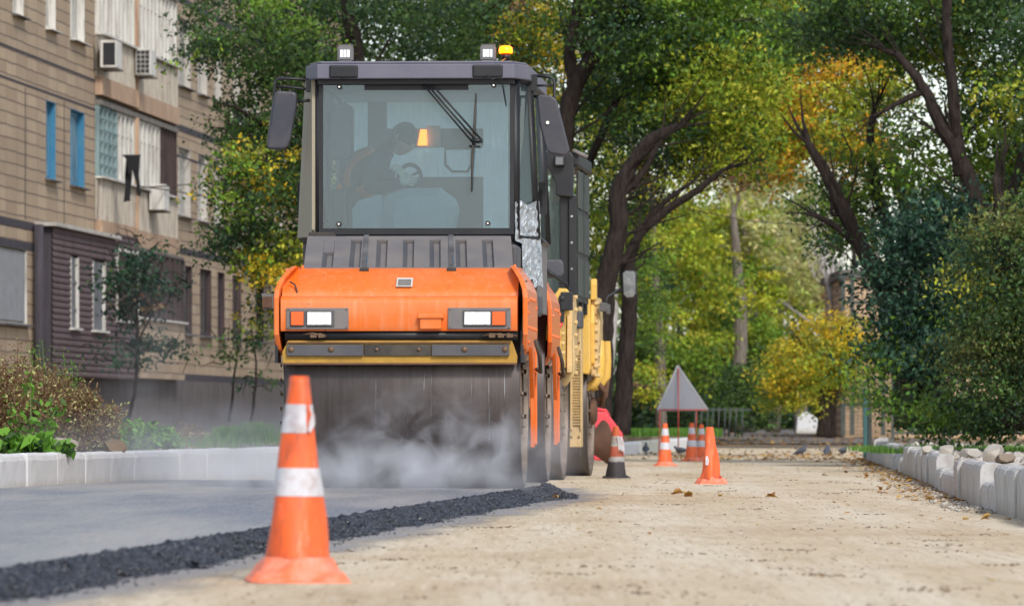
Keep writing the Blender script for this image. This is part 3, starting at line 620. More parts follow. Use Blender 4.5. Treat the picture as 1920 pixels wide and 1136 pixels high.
# headlight panels
for (a,b_,l0,l1,t0,t1) in [(536,653,576,621,545,569),(840,958,871,920,923,948)]:
    pan=fixn(MB().prism(px_poly([(a,617),(b_,617),(b_,577),(a,577)],-.77),'xz',-.772,-.757).build('light_panel',M['mgrey'],R1,bevel=.003))
    x0,z0=q1(l0,609,-.77);x1,z1=q1(l1,585,-.77)
    MB().box(x0-.01,x1+.02,-.782,-.772,z0-.012,z1+.012).build('lamp_bezel',M['dgrey'],pan,bevel=.004)
    MB().box(x0,x1,-.795,-.781,z0,z1).build('headlight',M['lamp_lit'],pan,bevel=.006)
    x0,z0=q1(t0,610,-.77);x1,z1=q1(t1,584,-.77)
    MB().box(x0-.008,x1+.008,-.778,-.772,z0-.008,z1+.008).build('lamp_bezel',M['dgrey'],pan,bevel=.003)
    MB().box(x0,x1,-.792,-.777,z0,z1).build('turn_signal',M['amber'],pan,bevel=.004)
    mb=MB(); bolts(mb,[P1(a+4,580,-.772),P1(b_-4,580,-.772),P1(a+4,614,-.772),P1(b_-4,614,-.772)],.006,'y',.005); mb.build('bolts',M['bolt'],pan)
# tow pocket
tp=MB(); x0,z0=q1(785,617,-.77); x1,z1=q1(831,595,-.77); tp.box(x0+.01,x1-.01,-.80,-.757,z0,z1)
x0,z0=q1(783,597,-.77); x1,z1=q1(833,588,-.77); tp.prism([(x0,z0),(x1,z0),(x1-.01,z1),(x0+.01,z1)],'xz',-.815,-.757); tp.build('tow_pocket',M['orange'],R1,bevel=.006)
# plate sign on hood
x0,z0=q1(745,538,-.5); x1,z1=q1(775,521,-.5)
def tilt(x,y,z): return (x,y-.60+ (z-z0)*1.35,z)
pl=MB().box(x0,x1,.0,.012,z0,z1,T=lambda x,y,z:(x,-.618+y+(z-z0)*1.5,z)).build('rating_plate',M['white'],R1)
MB().box(x0+.01,x1-.01,-.004,.0,z0+.008,z1-.010,T=lambda x,y,z:(x,-.618+y+(z-z0)*1.5,z)).build('plate_face',M['mgrey'],pl)
# grey slotted cover
y0c,y1c=-.36,.42
(xa,za)=q1(568,515,y0c); (xb,_)=q1(963,515,y0c); (xc,zc)=q1(576,450,y1c); (xd,_)=q1(958,451,y1c)
zb0,zt0=za,zc
def T(u,v,w): # u 0..1 across, v 0..1 up, w out towards camera
    xl=xa+(xc-xa)*v; xr=xb+(xd-xb)*v; sl=Vector((0,-(zt0-zb0),(y1c-y0c))).normalized()
    return (xl+(xr-xl)*u,y0c+(y1c-y0c)*v+sl.y*w,zb0+(zt0-zb0)*v+sl.z*w)
cv=MB(); cv.box(0,1,0,1,-.04,0,T=T)
ups=[(px-568)/395 for px in (612,664,714,765,816,866,917)]; hw=.026; edges=[0]
for i,u in enumerate(ups):
    cv.box(edges[-1],u-hw,0.10,.90,.0,.03,T=T); edges.append(u+hw)
cv.box(edges[-1],1,.10,.90,0,.03,T=T); cv.box(0,1,0,.10,0,.03,T=T); cv.box(0,1,.90,1,0,.03,T=T); cv.box(ups[0]-hw,ups[0]+hw,.55,.90,0,.03,T=T)
cover=cv.build('slotted_cover',M['mgrey'],R1,bevel=.004)
sl=MB()
for i,u in enumerate(ups): sl.add([T(u-hw,.12,.028),T(u-hw*.2,.12,.002),T(u-hw*.2,.88 if i else .54,.002),T(u-hw,.88 if i else .54,.028)],[(0,1,2,3)])
sl.build('slot_vane',M['dgrey'],cover)
for px in(683,847):
    u=(px-568)/395; MB().box(u-.012,u+.012,-.03,1.0,.031,.038,T=T).build('cover_strap',M['metalpipe'],cover); 
    MB().box(u-.022,u+.022,-.05,0.0,.032,.05,T=T).build('strap_foot',M['rubber'],cover)
    MB().box(u+.008,u+.014,.10,.38,.038,.046,T=T).build('strap_pin',M['chrome'],cover)
# stub at right and left ends of cover (orange fins)
for px,py0,py1 in((566,515,497),(965,517,496)):
    x,z0_=q1(px,py0,-.4);_,z1_=q1(px,py1,-.4); MB().prism([(x-.012,z0_-.02),(x+.016,z0_-.02),(x+.01,z1_),(x-.006,z1_)],'xz',-.40,-.36).build('hood_fin',M['orange'],R1,bevel=.003)
MB().box(-.74,.74,.42,1.0,1.0,1.70).build('water_tank',M['dgrey'],R1,bevel=.02)
# main chassis between drums
MB().prism([(.75,.55),(2.95,.55),(3.1,1.0),(3.1,1.62),(.75,1.62)],'yz',-.72,.72).build('chassis',M['orange'],R1,bevel=.02)
MB().prism([(.9,.40),(2.8,.40),(2.8,.56),(.9,.56)],'yz',-.6,.6).build('underframe',M['rubber'],R1)
rp=[(a+3.72*1.0 if 0 else 3.72-a,b_) for a,b_ in prof]
fixn(MB().prism(rp,'yz',-.80,.80).build('rear_hood',M['orange'],R1))
# --- cab
FX=.70; ybF,ybS,ybR=.95,1.27,3.0; zB,zT=1.77,2.885
def sx(z): return .832-(z-zB)*.048
def cabpt(i,z):
    return [(-FX,ybF),(FX,ybF),(sx(z),ybS),(sx(z),ybR-.15),(FX,ybR),(-FX,ybR),(-sx(z),ybR-.15),(-sx(z),ybS)][i]+(z,)
fr=MB()
def bar(mb,p,q,r=.028): mb.tube([p,q],r,4)
bot=[cabpt(i,zB) for i in range(8)]; top=[cabpt(i,zT) for i in range(8)]
for i in range(8): bar(fr,bot[i],top[i],.034 if i in(0,1,2,7) else .04)
for i in range(8):
    bar(fr,bot[i],bot[(i+1)%8],.034); bar(fr,top[i],top[(i+1)%8],.034)
frame=fr.build('cab_frame',M['black'],R1)
# sill block under screen, lower cab body
MB().prism([(-.66,.90),(.66,.90),(.80,1.25),(.80,2.9),(-.80,2.9),(-.80,1.25)],'xy',1.60,zB-.005).build('cab_floor',M['dgrey'],R1,bevel=.01)
x0,z0=q1(580,448,.75);x1,z1=q1(628,436,.75)
e=MB(); e.box(x0,x1,.66,.84,z0,z1); e.lathe([(.085,z0-.0),(.085,z0-.03),(.06,z0-.055),(.0,z0-.06)],20,((x0+x1)/2-.0,.74,0)); e.box(x0+.02,x0+.04,.68,.72,z1,z1+.02); e.build('air_cap',M['rubber'],R1,bevel=.006)
def quad(name,pts,mat,parent,th=.006):
    pts=[Vector(p) for p in pts]; nrm=(pts[1]-pts[0]).cross(pts[3]-pts[0]).normalized()*th
    vs=pts+[p+nrm for p in pts]
    return fixn(MB().add(vs,[(0,3,2,1),(4,5,6,7),(0,1,5,4),(1,2,6,5),(2,3,7,6),(3,0,4,7)]).build(name,mat,parent))
def lerp(a,b,t): return tuple(a[i]+(b[i]-a[i])*t for i in range(3))
e_=.02
quad('windscreen',[(-FX+.01,ybF-.03,zB+.02),(FX-.01,ybF-.03,zB+.02),(FX-.01,ybF-.03,zT-.01),(-FX+.01,ybF-.03,zT-.01)],M['glass'],R1)
# black print border on the windscreen
bd=MB(); a0,a1,b0,b1=-FX+.005,FX-.005,zB+.015,zT
for (u0,u1,v0,v1) in [(a0,a1,b0,b0+.045),(a0,a1,b1-.03,b1),(a0,a0+.03,b0+.045,b1-.03),(a1-.03,a1,b0+.045,b1-.03),(-.37,.37,b1-.075,b1-.03)]:
    bd.box(u0,u1,ybF-.040,ybF-.037,v0,v1)
bd.build('screen_border',M['black'],R1)
for px,py in((636,163),(926,161),(635,420),(915,419)):
    x,_,z=P1(px,py,ybF-.05); g_=MB().cyl((x,ybF-.06,z),(x,ybF-.036,z),.018,n=14).build('glass_clamp',M['black'],R1)
    MB().cyl((x,ybF-.066,z),(x,ybF-.06,z),.007,n=8).build('clamp_screw',M['chrome'],g_)
# left chamfer: opaque panel, side glass reflection painted khaki; right chamfer glass + foil on lower half
quad('corner_panel',[cabpt(7,zB),cabpt(0,zB),cabpt(0,zT),cabpt(7,zT)],M['khaki'],R1,.05)
zf=1.99
A=cabpt(1,zf);B_=cabpt(2,zf)
quad('corner_window',[A,B_,cabpt(2,zT),cabpt(1,zT)],M['glass_side'],R1)
fo=MB(); nu,nv=10,22; vs=[]
for j in range(nv+1):
    t=j/nv; z=1.42+(zf+.03-1.42)*t
    for i in range(nu+1):
        u=i/nu; a=Vector((FX+.0+(1-t)*.01,ybF-.055,z)); b_=Vector((sx(z)+.035,ybS+.03,z)); p=a+(b_-a)*(u*(1.0) if t>.5 else (.25+.75*u)) ; ed=.005 if 0<i<nu else .002
        vs.append(p+Vector((random.uniform(-ed,ed),random.uniform(-ed,ed),random.uniform(-.01,.01)+(.02*math.sin(u*9) if j==nv else 0))))
fo.add(vs,[(j*(nu+1)+i,j*(nu+1)+i+1,(j+1)*(nu+1)+i+1,(j+1)*(nu+1)+i) for j in range(nv) for i in range(nu)]).build('foil_patch',M['foil'],R1)
for sg in(-1,1):
    i,j=(2,3) if sg>0 else (7,6)
    quad('side_window',[cabpt(i,zB+.03),cabpt(j,zB+.03),cabpt(j,zT),cabpt(i,zT)],M['glass_side'],R1)
    MB().box(sg*.78 if sg>0 else -.84,sg*.84 if sg>0 else -.78,ybS,2.9,1.25,zB).build('door_lower',M['mgrey'],R1)
    h=MB(); h.box(sg*.84,sg*.87,1.5,1.56,2.0,2.12); h.box(sg*.84,sg*.90,1.5,1.53,1.95,2.18); h.build('door_hinge',M['black'],R1)
quad('rear_window',[cabpt(5,zB+.02),cabpt(4,zB+.02),cabpt(4,zT),cabpt(5,zT)],M['glass_rear'],R1)
mb=MB(); mb.box(-.50,-.36,2.93,2.99,zB,zT); mb.box(.55,.62,2.93,2.99,zB,zT); mb.box(-.36,.36,2.93,2.99,2.50,2.64); mb.box(-.36,.36,2.93,2.99,zB,2.28); mb.build('rear_pillar',M['mgrey'],R1); MB().box(-.66,.66,1.0,2.9,zT-.05,zT-.036).build('roof_liner',M['liner'],R1)
# rear octagonal pane + amber lamp glowing behind the rear window
x0,z0=q1(835,322,2.9);x1,z1=q1(884,279,2.9); c_=.05
quadp=[(x0,z0+c_),(x0+c_,z0),(x1-c_*.6,z0),(x1,z0+c_),(x1,z1),(x0,z1)]
MB().tube([(a,2.90,b_) for a,b_ in quadp+[quadp[0]]],.012,6).build('hatch_frame',M['black'],R1)
x0,z0=q1(800,276,2.9);x1,z1=q1(826,236,2.9); MB().box(x0,x1,2.905,2.92,z0,z1).build('notice_card',M['reveal'],R1)
x0,z0=q1(783,273,2.88);x1,z1=q1(801,243,2.88)
MB().prism([(x0,z0),(x1,z0),(x1-.004,z1),(x0+.022,z1)],'xz',2.86,2.895).build('amber_lamp',M['amber_lit'],R1,bevel=.004)
# roof
rf=MB(); pl=[(-.80,1.05),(-.70,.80),(.70,.80),(.80,1.05),(.83,3.08),(.72,3.2),(-.72,3.2),(-.83,3.08)]
pl2=[(x*.97,.02+y if y<2 else y-.03) for x,y in pl]; rf.prism(pl,'xy',zT,2.99,poly2=pl); rf.prism(pl2,'xy',2.991,3.01); roof=fixn(rf.build('roof',M['roofgrey'],R1,bevel=.008))
for a,b_ in((617,671),(886,943)):
    x0,z0=q1(a,149,.80);x1,z1=q1(b_,122,.80); MB().box(x0,x1,.785,.84,z0+.01,z1).build('recess_shade',M['black'],roof,bevel=.012)  # black boxes painted in for the shade of two recesses
MB().box(-.70,.70,.86,.98,zT-.035,zT-.002).build('roof_lip',M['black'],roof)
for px in(647,915):
    x,_,z=P1(px,101,.88); s=.055
    l=MB(); l.prism([(x-s,z-.045),(x-s+.02,z-.062),(x+s-.02,z-.062),(x+s,z-.045),(x+s,z+.045),(x+s-.02,z+.058),(x-s+.02,z+.058),(x-s,z+.045)],'xz',.86,.95)
    for k in range(9): l.box(x-s+.008+k*.0115,x-s+.013+k*.0115,.87,.955,z+.05,z+.068)
    l.cyl((x,.91,z-.10),(x,.91,z-.05),.014,n=8); l.box(x-.035,x+.035,.88,.93,z-.115,z-.095)
    lo=l.build('work_light',M['mgrey'],R1,bevel=.003)
    d=MB(); d.box(x-.045,x+.045,.852,.861,z-.042,z+.042); d.build('lens',M['lens_grey'],lo)
    d=MB()
    for k in(-1,0,1): d.box(x+k*.024-.009,x+k*.024+.009,.846,.853,z-.026,z+.026)
    d.build('led',M['led_lit'],lo)
    MB().tube([(x-.02,.9,z-.05),(x-.05,.85,z-.13),(x-.02,.80,z-.18),(x+.02,.79,z-.14)],.004,5).build('cable',M['rubber'],lo)
x,_,z=P1(948.5,96,1.0)
b=MB(); b.cyl((x,1.0,z-.07),(x,1.0,z-.02),.03,.034,n=16); b.box(x-.01,x+.01,.99,1.01,z-.12,z-.07); bo=b.build('beacon_base',M['black'],R1)
MB().lathe([(.046,z-.02),(.05,z+.0),(.046,z+.022),(.03,z+.034),(0,z+.037)],24,(x,1.0,0)).build('beacon',M['amber_lit'],bo)
MB().tube([(x+.0,.96,z-.06),(x-.06,.9,z-.10),(x-.02,.86,z-.16),(x-.07,.84,z-.20)],.004,5).build('cable',M['scrape'],bo)
# hanging wires at the top right of the screen
MB().tube([P1(912,140,.74),P1(922,150,.74),P1(938,146,.74),P1(943,165,.85),P1(949,199,.86)],.004,5).build('cable',M['black'],R1)
# wipers
wp=MB(); yw=ybF-.075
for a,b_ in (((786,150),(890,272)),((800,148),(902,262)),((792,149),(896,268))): wp.tube([P1(*a,yw),P1(*b_,yw-.02)],.008,6)
wp.tube([P1(884,264,yw-.02),P1(904,264,yw-.02)],.016,6); wp.tube([P1(880,274,yw-.01),P1(900,276,yw-.01)],.009,6)
wo=wp.build('wiper_arm',M['black'],R1)
MB().tube([P1(892,176,yw-.01),P1(890,230,yw-.01),P1(886,300,yw-.01),P1(884,360,yw-.01)],[.005,.011,.011,.005],6).build('wiper_blade',M['rubber'],wo)
# mirrors
ym=1.0
mr=MB(); mr.tube([P1(583,150,ym),P1(540,147,ym),P1(521,147,ym),P1(516,152,ym),P1(514,168,ym),P1(512,200,ym),P1(507,255,ym)],.011,8); mr.tube([P1(583,168,ym),P1(550,164,ym),P1(519,162,ym)],.009,8); mr.box(*[v for p in (P1(571,172,ym),P1(582,150,ym)) for v in ()] or (P1(573,0,ym)[0],P1(583,0,ym)[0],ym-.03,ym+.05,P1(0,172,ym)[2],P1(0,150,ym)[2])); mr.tube([P1(580,188,ym),P1(558,190,ym)],.012,6)
mo=mr.build('mirror_arm',M['black'],R1)
fixn(MB().prism(px_poly([(517,174),(523,171),(553,173),(558,177),(557,200),(546,262),(541,276),(534,281),(506,281),(501,277),(502,262),(511,200)],ym),'xz',ym-.10,ym-.02).build('mirror_housing',M['mirror'],mo,bevel=.018))
mr=MB(); mr.tube([P1(1000,143,ym+.3),P1(1030,145,ym+.3),P1(1038,149,ym+.3),P1(1040,160,ym+.3),P1(1039,200,ym+.25),P1(1039,245,ym+.22)],.011,8); mr.tube([P1(1000,162,ym+.3),P1(1038,161,ym+.3)],.009,8); mr.box(P1(996,0,ym+.3)[0],P1(1008,0,ym+.3)[0],ym+.25,ym+.33,P1(0,172,ym+.3)[2],P1(0,142,ym+.3)[2]); mr.tube([P1(1002,182,ym+.3),P1(1024,182,ym+.25)],.011,6)
mo=mr.build('mirror_arm',M['black'],R1)
fixn(MB().prism(px_poly([(1008,184),(1013,180),(1035,182),(1045,190),(1056,232),(1069,284),(1066,292),(1058,294),(1034,290),(1026,284),(1013,235)],ym+.3),'xz',ym+.18,ym+.27).build('mirror_housing',M['mirror'],mo,bevel=.02))
x,_,z=P1(1027,231,ym+.17); MB().cyl((x,ym+.165,z),(x,ym+.19,z),.012,n=10).build('mirror_screw',M['chrome'],mo)
# lower right dark rear lamp box and left side lamp
x0,z0=q1(993,593,1.1);x1,z1=q1(1018,553,1.1)
MB().prism([(x0,z0),(x1-.02,z0-.005),(x1,z0+.02),(x1-.004,z1-.01),(x0+.01,z1)],'xz',.95,1.15).build('side_box',M['dgrey'],R1,bevel=.012)
MB().tube([P1(990,560,.4),P1(1000,548,.6),P1(998,525,.7)],.008,6).build('hydraulic_hose',M['rubber'],R1)
x0,z0=q1(491,579,.6);x1,z1=q1(514,550,.6)
lo=MB().prism([(x0+.02,z0),(x1,z0),(x1,z1-.01),(x0,z1)],'xz',.50,.68).build('side_lamp',M['mgrey'],R1,bevel=.006)
MB().box(x0+.01,x1-.01,.488,.499,z0+.01,z1-.025).build('lamp_grille',M['rust'],lo)
MB().tube([P1(543,528,-.6),P1(552,533,-.62),P1(556,545,-.64),P1(556,556,-.64)],.006,6).build('hydraulic_hose',M['rubber'],R1)
MB().tube([P1(988,527,-.5),P1(978,535,-.55),P1(975,552,-.6)],.006,6).build('hydraulic_hose',M['rubber'],R1)
# --- interior
yc=1.45
def I(px,py,yy=yc): return P1(px,py,yy)
con=MB()
fp=[(720,440),(716,400),(722,368),(759,353),(826,352),(853,372),(857,383),(850,425),(846,440)]
f0=[I(a,b_,yc)for a,b_ in fp]
inner=[I(a,b_,yc-.10) for a,b_ in [(738,440),(738,405),(745,383),(762,368),(820,366),(834,380),(836,392),(832,425),(830,440)]]
vs=f0+inner+[ (p[0],yc+.35,p[2]-.02) for p in f0]; n=len(fp); fs=[(i,i+1,n+i+1,n+i) for i in range(n-1)]+[[n+i for i in range(n)]]+[(2*n+i,2*n+i+1,i+1,i) for i in range(n-1)]+[[2*n+i for i in range(n)][::-1]]
con.add(vs,fs); fixn(con.build('console',M['liner'],R1))
con=MB(); con.prism([q1(*p,1.75) for p in [(665,440),(664,395),(675,378),(720,366),(740,440)]],'xz',1.5,2.0); con.build('side_console',M['liner'],R1,bevel=.02)
st=MB(); cx,_,cz=I(768,333,1.55); cx,cz=cx,cz
vs=[]; n=32;k=8; R_=.098
for i in range(n):
    a=2*math.pi*i/n
    for j in range(k):
        b_=2*math.pi*j/k; rr=R_+.016*math.cos(b_); u,v,w_=rr*math.cos(a),rr*math.sin(a),.016*math.sin(b_)
        vs.append((cx+u*.85+w_*.5,1.55+v*.35-u*.3+w_,cz+v*.95-w_*.3))
st.add(vs,[(i*k+j,((i+1)%n)*k+j,((i+1)%n)*k+(j+1)%k,i*k+(j+1)%k) for i in range(n) for j in range(k)],True)
for a in(.5,2.6,4.7):
    rr=R_; u,v=rr*math.cos(a),rr*math.sin(a); st.tube([(cx,1.55,cz),(cx+u*.85,1.55+v*.35-u*.3,cz+v*.95)],.012,6)
st.tube([(cx,1.55,cz),(cx-.02,1.62,cz-.22)],.02,8); st.build('steering_wheel',M['black'],R1)
# seat
sx0,_,sz0=I(655,420,2.05)
se=MB(); se.box(sx0-.20,sx0+.25,1.85,2.30,1.78,1.92); se.prism([(sx0-.28,1.90),(sx0-.16,1.90),(sx0-.20,2.52),(sx0-.30,2.52)],'xz',1.86,2.28); se.build('seat',M['black'],R1,bevel=.04)
MB().box(-.66,-.52,1.6,1.9,2.35,2.75).build('grab_frame',M['dgrey'],R1,bevel=.03)
# triangle-ish orange/black bits at lower left of the cab
x,_,z=I(636,352,1.6); MB().cyl((x,1.6,z-.02),(x,1.6,z+.035),.03,.012,n=12).build('warning_cone',M['amber'],R1)
x0,z0=q1(618,440,1.5);x1,z1=q1(650,355,1.5); MB().box(x0,x1,1.5,1.7,z0,z1).build('control_box',M['black'],R1,bevel=.02)
# ---------------------------------------------------------------- operator
pr=empty('person',(0,0,0)); pr.location=(OX,OY,AT); pr.rotation_euler=(0,0,-TH1)
tag(pr,'roller operator in dark jacket and orange vest bending over the steering wheel inside the cab','person')
def skinned(name,verts,edges,rad,mat,parent,sub=2,root=0):
    me=bpy.data.meshes.new(name); me.from_pydata(verts,edges,[]); o=bpy.data.objects.new(name,me); COL.objects.link(o); o.parent=parent
    md=o.modifiers.new('skin','SKIN'); md.use_smooth_shade=True
    me.materials.append(mat); sv=me.skin_vertices[0].data
    for i,r in enumerate(rad): sv[i].radius=(r,r) if not isinstance(r,tuple) else r; sv[i].use_root=(i==root)
    s=o.modifiers.new('s','SUBSURF'); s.levels=s.render_levels=sub; return o
y=1.95
pel=I(662,412,2.0); 
J=[pel, I(668,372,1.95), I(684,335,1.9), I(700,300,1.84), I(722,285,1.80),          #0-4 spine to neck base
   I(736,280,1.78),                                                            #5 neck
   I(672,300,2.0),I(662,340,1.95),I(700,352,1.78),I(738,322,1.60),             #6-9 far... left arm: shoulder, elbow, wrist
   I(705,312,1.66),I(690,352,1.56),I(722,352,1.52),I(752,340,1.52),            #10-13 near arm
   I(668,415,1.86),I(728,405,1.62),I(742,470,1.60),                            #14-16 leg
   I(668,415,2.12),I(735,400,2.02),I(748,470,2.02)]                            #17-19
E=[(0,1),(1,2),(2,3),(3,4),(4,5),(3,6),(6,7),(7,8),(8,9),(3,10),(10,11),(11,12),(12,13),(0,14),(14,15),(15,16),(0,17),(17,18),(18,19)]
Rr=[.15,.14,.15,.13,.08,.055,.075,.055,.047,.036,.075,.06,.05,.034,.10,.085,.06,.10,.085,.06]
M['jacket']=paint('dark_jacket',L(34,38,52),.85,.1); M['vest']=paint('orange_vest',(.75,.14,.03,1),.7,.1); M['skin']=plain('skin',L(190,140,115),.5); M['glove']=plain('work_glove',L(214,206,186),.8); M['hair']=plain('dark_cap',L(30,32,40),.85)
skinned('body',J,E,Rr,M['jacket'],pr)
hx,_,hz=I(756,262,1.74); HP=Vector((hx,1.74,hz))
def head():
    mb=MB(); n,m_=28,18; vs=[]
    ax=Vector((.75,-.45,-.35)).normalized() # facing direction
    upv=(Vector((.45,0,1))-ax*Vector((.45,0,1)).dot(ax)).normalized(); rt=ax.cross(upv)
    def put(f,s,u): return HP+ax*f+rt*s+upv*u
    for i in range(m_+1):
        t=math.pi*i/m_
        for k in range(n):
            w=2*math.pi*k/n; u=.118*math.cos(t); rr=math.sin(t); f=.098*rr*math.cos(w); s=.076*rr*math.sin(w)
            if u<0: f*=1+.5*u; s*=1+2.2*u; f+= -.1*u*.6
            if math.cos(w)>.9 and -.045<u<.01: f+=.022*(1-abs(u+.02)/.03)*(math.cos(w)-.9)*10 if abs(u+.02)<.03 else 0   # nose
            if math.cos(w)>.6 and .005<u<.03 and abs(abs(math.sin(w))-.4)<.2: f-=.006
            if math.cos(w)>.8 and -.07<u<-.055: f+=.005
            vs.append(put(f,s,u))
    mb.add(vs,[(i*n+k,(i+1)*n+k,(i+1)*n+(k+1)%n,i*n+(k+1)%n) for i in range(m_) for k in range(n)],True)
    for s_ in(-1,1): mb.tube([put(0,.074*s_,.02),put(-.005,.084*s_,0),put(0,.078*s_,-.025)],[.012,.014,.008],8)
    mb.build('head',M['skin'],pr)
    c=MB(); vs=[]
    for i in range(9):
        t=math.pi*.56*i/8
        for k in range(n):
            w=2*math.pi*k/n; vs.append(put(.108*math.sin(t)*math.cos(w)-.006,.087*math.sin(t)*math.sin(w),.128*math.cos(t)+.004))
    c.add(vs,[(i*n+k,(i+1)*n+k,(i+1)*n+(k+1)%n,i*n+(k+1)%n) for i in range(8) for k in range(n)],True); c.build('cap',M['hair'],pr)
    h=MB(); h.ball(tuple(put(-.03,0,-.03)),(.075,.075,.075),16,8); h.build('hair',M['hair'],pr)
    e_=MB()
    for s_ in(-1,1): e_.ball(tuple(put(.086,.03*s_,.015)),.009,8,5)
    e_.build('eyes',M['white'],pr)
head()
vj=[Vector(J[i]) for i in (1,2,3,4)]
skinned('vest',[tuple(v+Vector((0,0,0))) for v in vj]+[tuple(Vector(J[6])*.7+Vector(J[3])*.3),tuple(Vector(J[10])*.6+Vector(J[3])*.4)],[(0,1),(1,2),(2,3),(2,4),(2,5)],[.150,.160,.142,.085,.085,.085],M['vest'],pr)
def hand(base,d,up,name):
    base=Vector(base); d=Vector(d).normalized(); s=d.cross(Vector(up)).normalized(); u=s.cross(d)
    V=[base,base+d*.05,base+d*.085]; Ed=[(0,1),(1,2)]; Rd=[.030,.036,.034]
    for k,l in enumerate((.062,.072,.068,.052)):
        b=base+d*.08+s*(k-1.5)*.021; i=len(V); V+= [b,b+d*l*.45-u*.008,b+d*l*.7-u*.035,b+d*l*.55-u*.058]; Ed+=[(2,i),(i,i+1),(i+1,i+2),(i+2,i+3)]; Rd+=[.011,.0105,.010,.009]
    i=len(V); V+=[base+d*.03+s*-.035,base+d*.06-s*.05-u*.02,base+d*.08-s*.045-u*.045]; Ed+=[(1,i),(i,i+1),(i+1,i+2)]; Rd+=[.014,.012,.010]
    skinned(name,[tuple(v) for v in V],Ed,Rd,M['glove'],pr,1)
hand(I(732,312,1.58),(.8,-.25,-.35),(0,-.5,1),'glove'); hand(I(748,342,1.52),(.8,-.1,.1),(0,-1,.3),'glove')
# ================================================================== yellow roller behind
TH2=math.radians(4.5); O2X,O2Y=-.27,53.3
R2=empty('road_roller',(O2X,O2Y,0),-TH2); tag(R2,'dusty yellow tandem road roller with black cab, mostly hidden behind the orange one','road roller')
def q2(px,py,yp):
    D=O2Y+yp; return ((px-960)*D/F-O2X-math.tan(TH2)*yp, CAMH+(HOR-py)*D/F)
def P2(px,py,yp): x,z=q2(px,py,yp); return (x,yp,z)
drum(R2,0,0,.65,-.76,.76); drum(R2,0,3.9,.65,-.76,.76)
prof2=[(-.70,1.1),(-.71,1.5),(-.62,1.66),(-.40,1.74),(.75,1.74),(.75,1.1)]
fixn(MB().prism(prof2,'yz',-.70,.70).build('front_hood',M['cream_yellow'],R2,bevel=.02))
fixn(MB().prism([(3.9-a,b_) for a,b_ in prof2],'yz',-.70,.70).build('rear_hood',M['cream_yellow'],R2,bevel=.02))
def ycheek(x,y0,pts,name='cheek_plate',mat='cream_yellow',th=.04,nb=9):
    o=fixn(MB().prism(pts,'yz',x-th,x).build(name,M[mat],R2,bevel=.01)); mb=MB()
    for k in range(nb): t=k/(nb-1); mb.cyl((x-.01,y0+.0,1.0+.75*t*.95),(x+.03,y0+.0,1.0+.75*t*.95),.022,n=6)
    if nb: mb.build('bolts',M['tan'],o)
    return o
def cp(c,f=1): return [(c+f*a,b_) for a,b_ in [(-.74,1.52),(-.66,1.70),(-.50,1.78),(.45,1.78),(.60,1.62),(.62,1.30),(.45,1.08),(-.45,1.02),(-.68,1.12)]]
ycheek(.78,-.62,cp(0)); ycheek(-.78,-.62,cp(0),nb=0); ycheek(.84,.25,[(-.1,1.0),(.55,1.0),(.60,1.62),(.45,1.72),(-.05,1.6)],mat='tan',th=.05,nb=7)
fixn(MB().prism([q2(*p,-.74) for p in [(1035,632),(1052,632),(1053,600),(1066,590),(1068,548),(1063,541),(1049,541),(1041,552),(1036,580)]],'xz',-.76,-.60).build('corner_cover',M['cream_yellow'],R2,bevel=.015))
fixn(MB().prism([q2(*p,3.1) for p in [(1090,700),(1104,702),(1108,690),(1107,560),(1096,558),(1091,580)]],'xz',3.05,3.6).build('corner_cover',M['cream_yellow'],R2,bevel=.015))
fixn(MB().prism([q2(*p,3.3) for p in [(1109,706),(1118,704),(1122,680),(1127,600),(1120,562),(1114,552),(1110,560)]],'xz',3.25,3.7).build('corner_cover',M['tan'],R2,bevel=.015))
x,_,z=P2(1041.5,607,-.76); MB().cyl((x+.02,-.785,z),(x+.02,-.76,z),.05,n=24).build('reflector',M['red'],R2)
c=ycheek(.84,3.25,cp(3.9,1)); ycheek(-.80,3.25,cp(3.9),nb=0); ycheek(.86,3.3,[(3.5,1.05),(4.0,1.05),(4.1,1.6),(3.9,1.78),(3.6,1.75)],mat='tan',th=.03,nb=8)
# lifting lug on top of rear cheek
MB().prism([(3.2,1.75),(3.32,1.75),(3.32,1.90),(3.29,1.96),(3.23,1.96),(3.2,1.90)],'yz',.80,.86).build('lifting_lug',M['cream_yellow'],R2,bevel=.01)
# curved pipes hanging from the cheeks (yoke)
for y0,xx in((.1,.80),(3.6,.86),(4.0,.90)):
    MB().tube([(xx,y0,1.35),(xx+.01,y0,1.15),(xx+.005,y0,1.0),(xx-.05,y0,.92),(xx-.14,y0,.88),(xx-.2,y0,.90)],[.05,.05,.05,.05,.04,.03],10).build('yoke_tube',M['tan' if y0<1 else 'cream_yellow'],R2)
# chassis with ribbed tan ladder column
MB().box(-.70,.66,.9,3.1,.55,1.55).build('chassis',M['rubber'],R2,bevel=.02)
def rng2(a,b_,c_,d_,yp): x0,z0=q2(a,c_,yp); x1,z1=q2(b_,d_,yp); return x0,x1,z0,z1
x0,x1,z0,z1=rng2(1069,1091,838,575,2.0); lad=MB().box(x0,x1,1.9,2.2,z0,z1).build('ladder_column',M['tan'],R2,bevel=.01)
a0,a1,b0,b1=rng2(1074,1089,795,665,1.9); mb=MB()
for k in range(26): zz=b0+(b1-b0)*k/25; mb.box(a0,a1,1.875,1.9,zz-.006,zz+.006)
mb.box(a0-.02,a0,1.87,1.9,b0-.05,b1+.05); mb.box(a1,a1+.015,1.87,1.9,b0-.05,b1+.05); mb.build('ribbed_grille',M['tan'],lad)
mb=MB(); bolts(mb,[(x0+.02,1.9,z) for z in np.linspace(z0+.1,z1-.05,9)]+[(x1-.02,1.9,z) for z in np.linspace(z0+.1,z1-.05,9)],.011,'y',.01); mb.build('bolts',M['bolt'],lad)
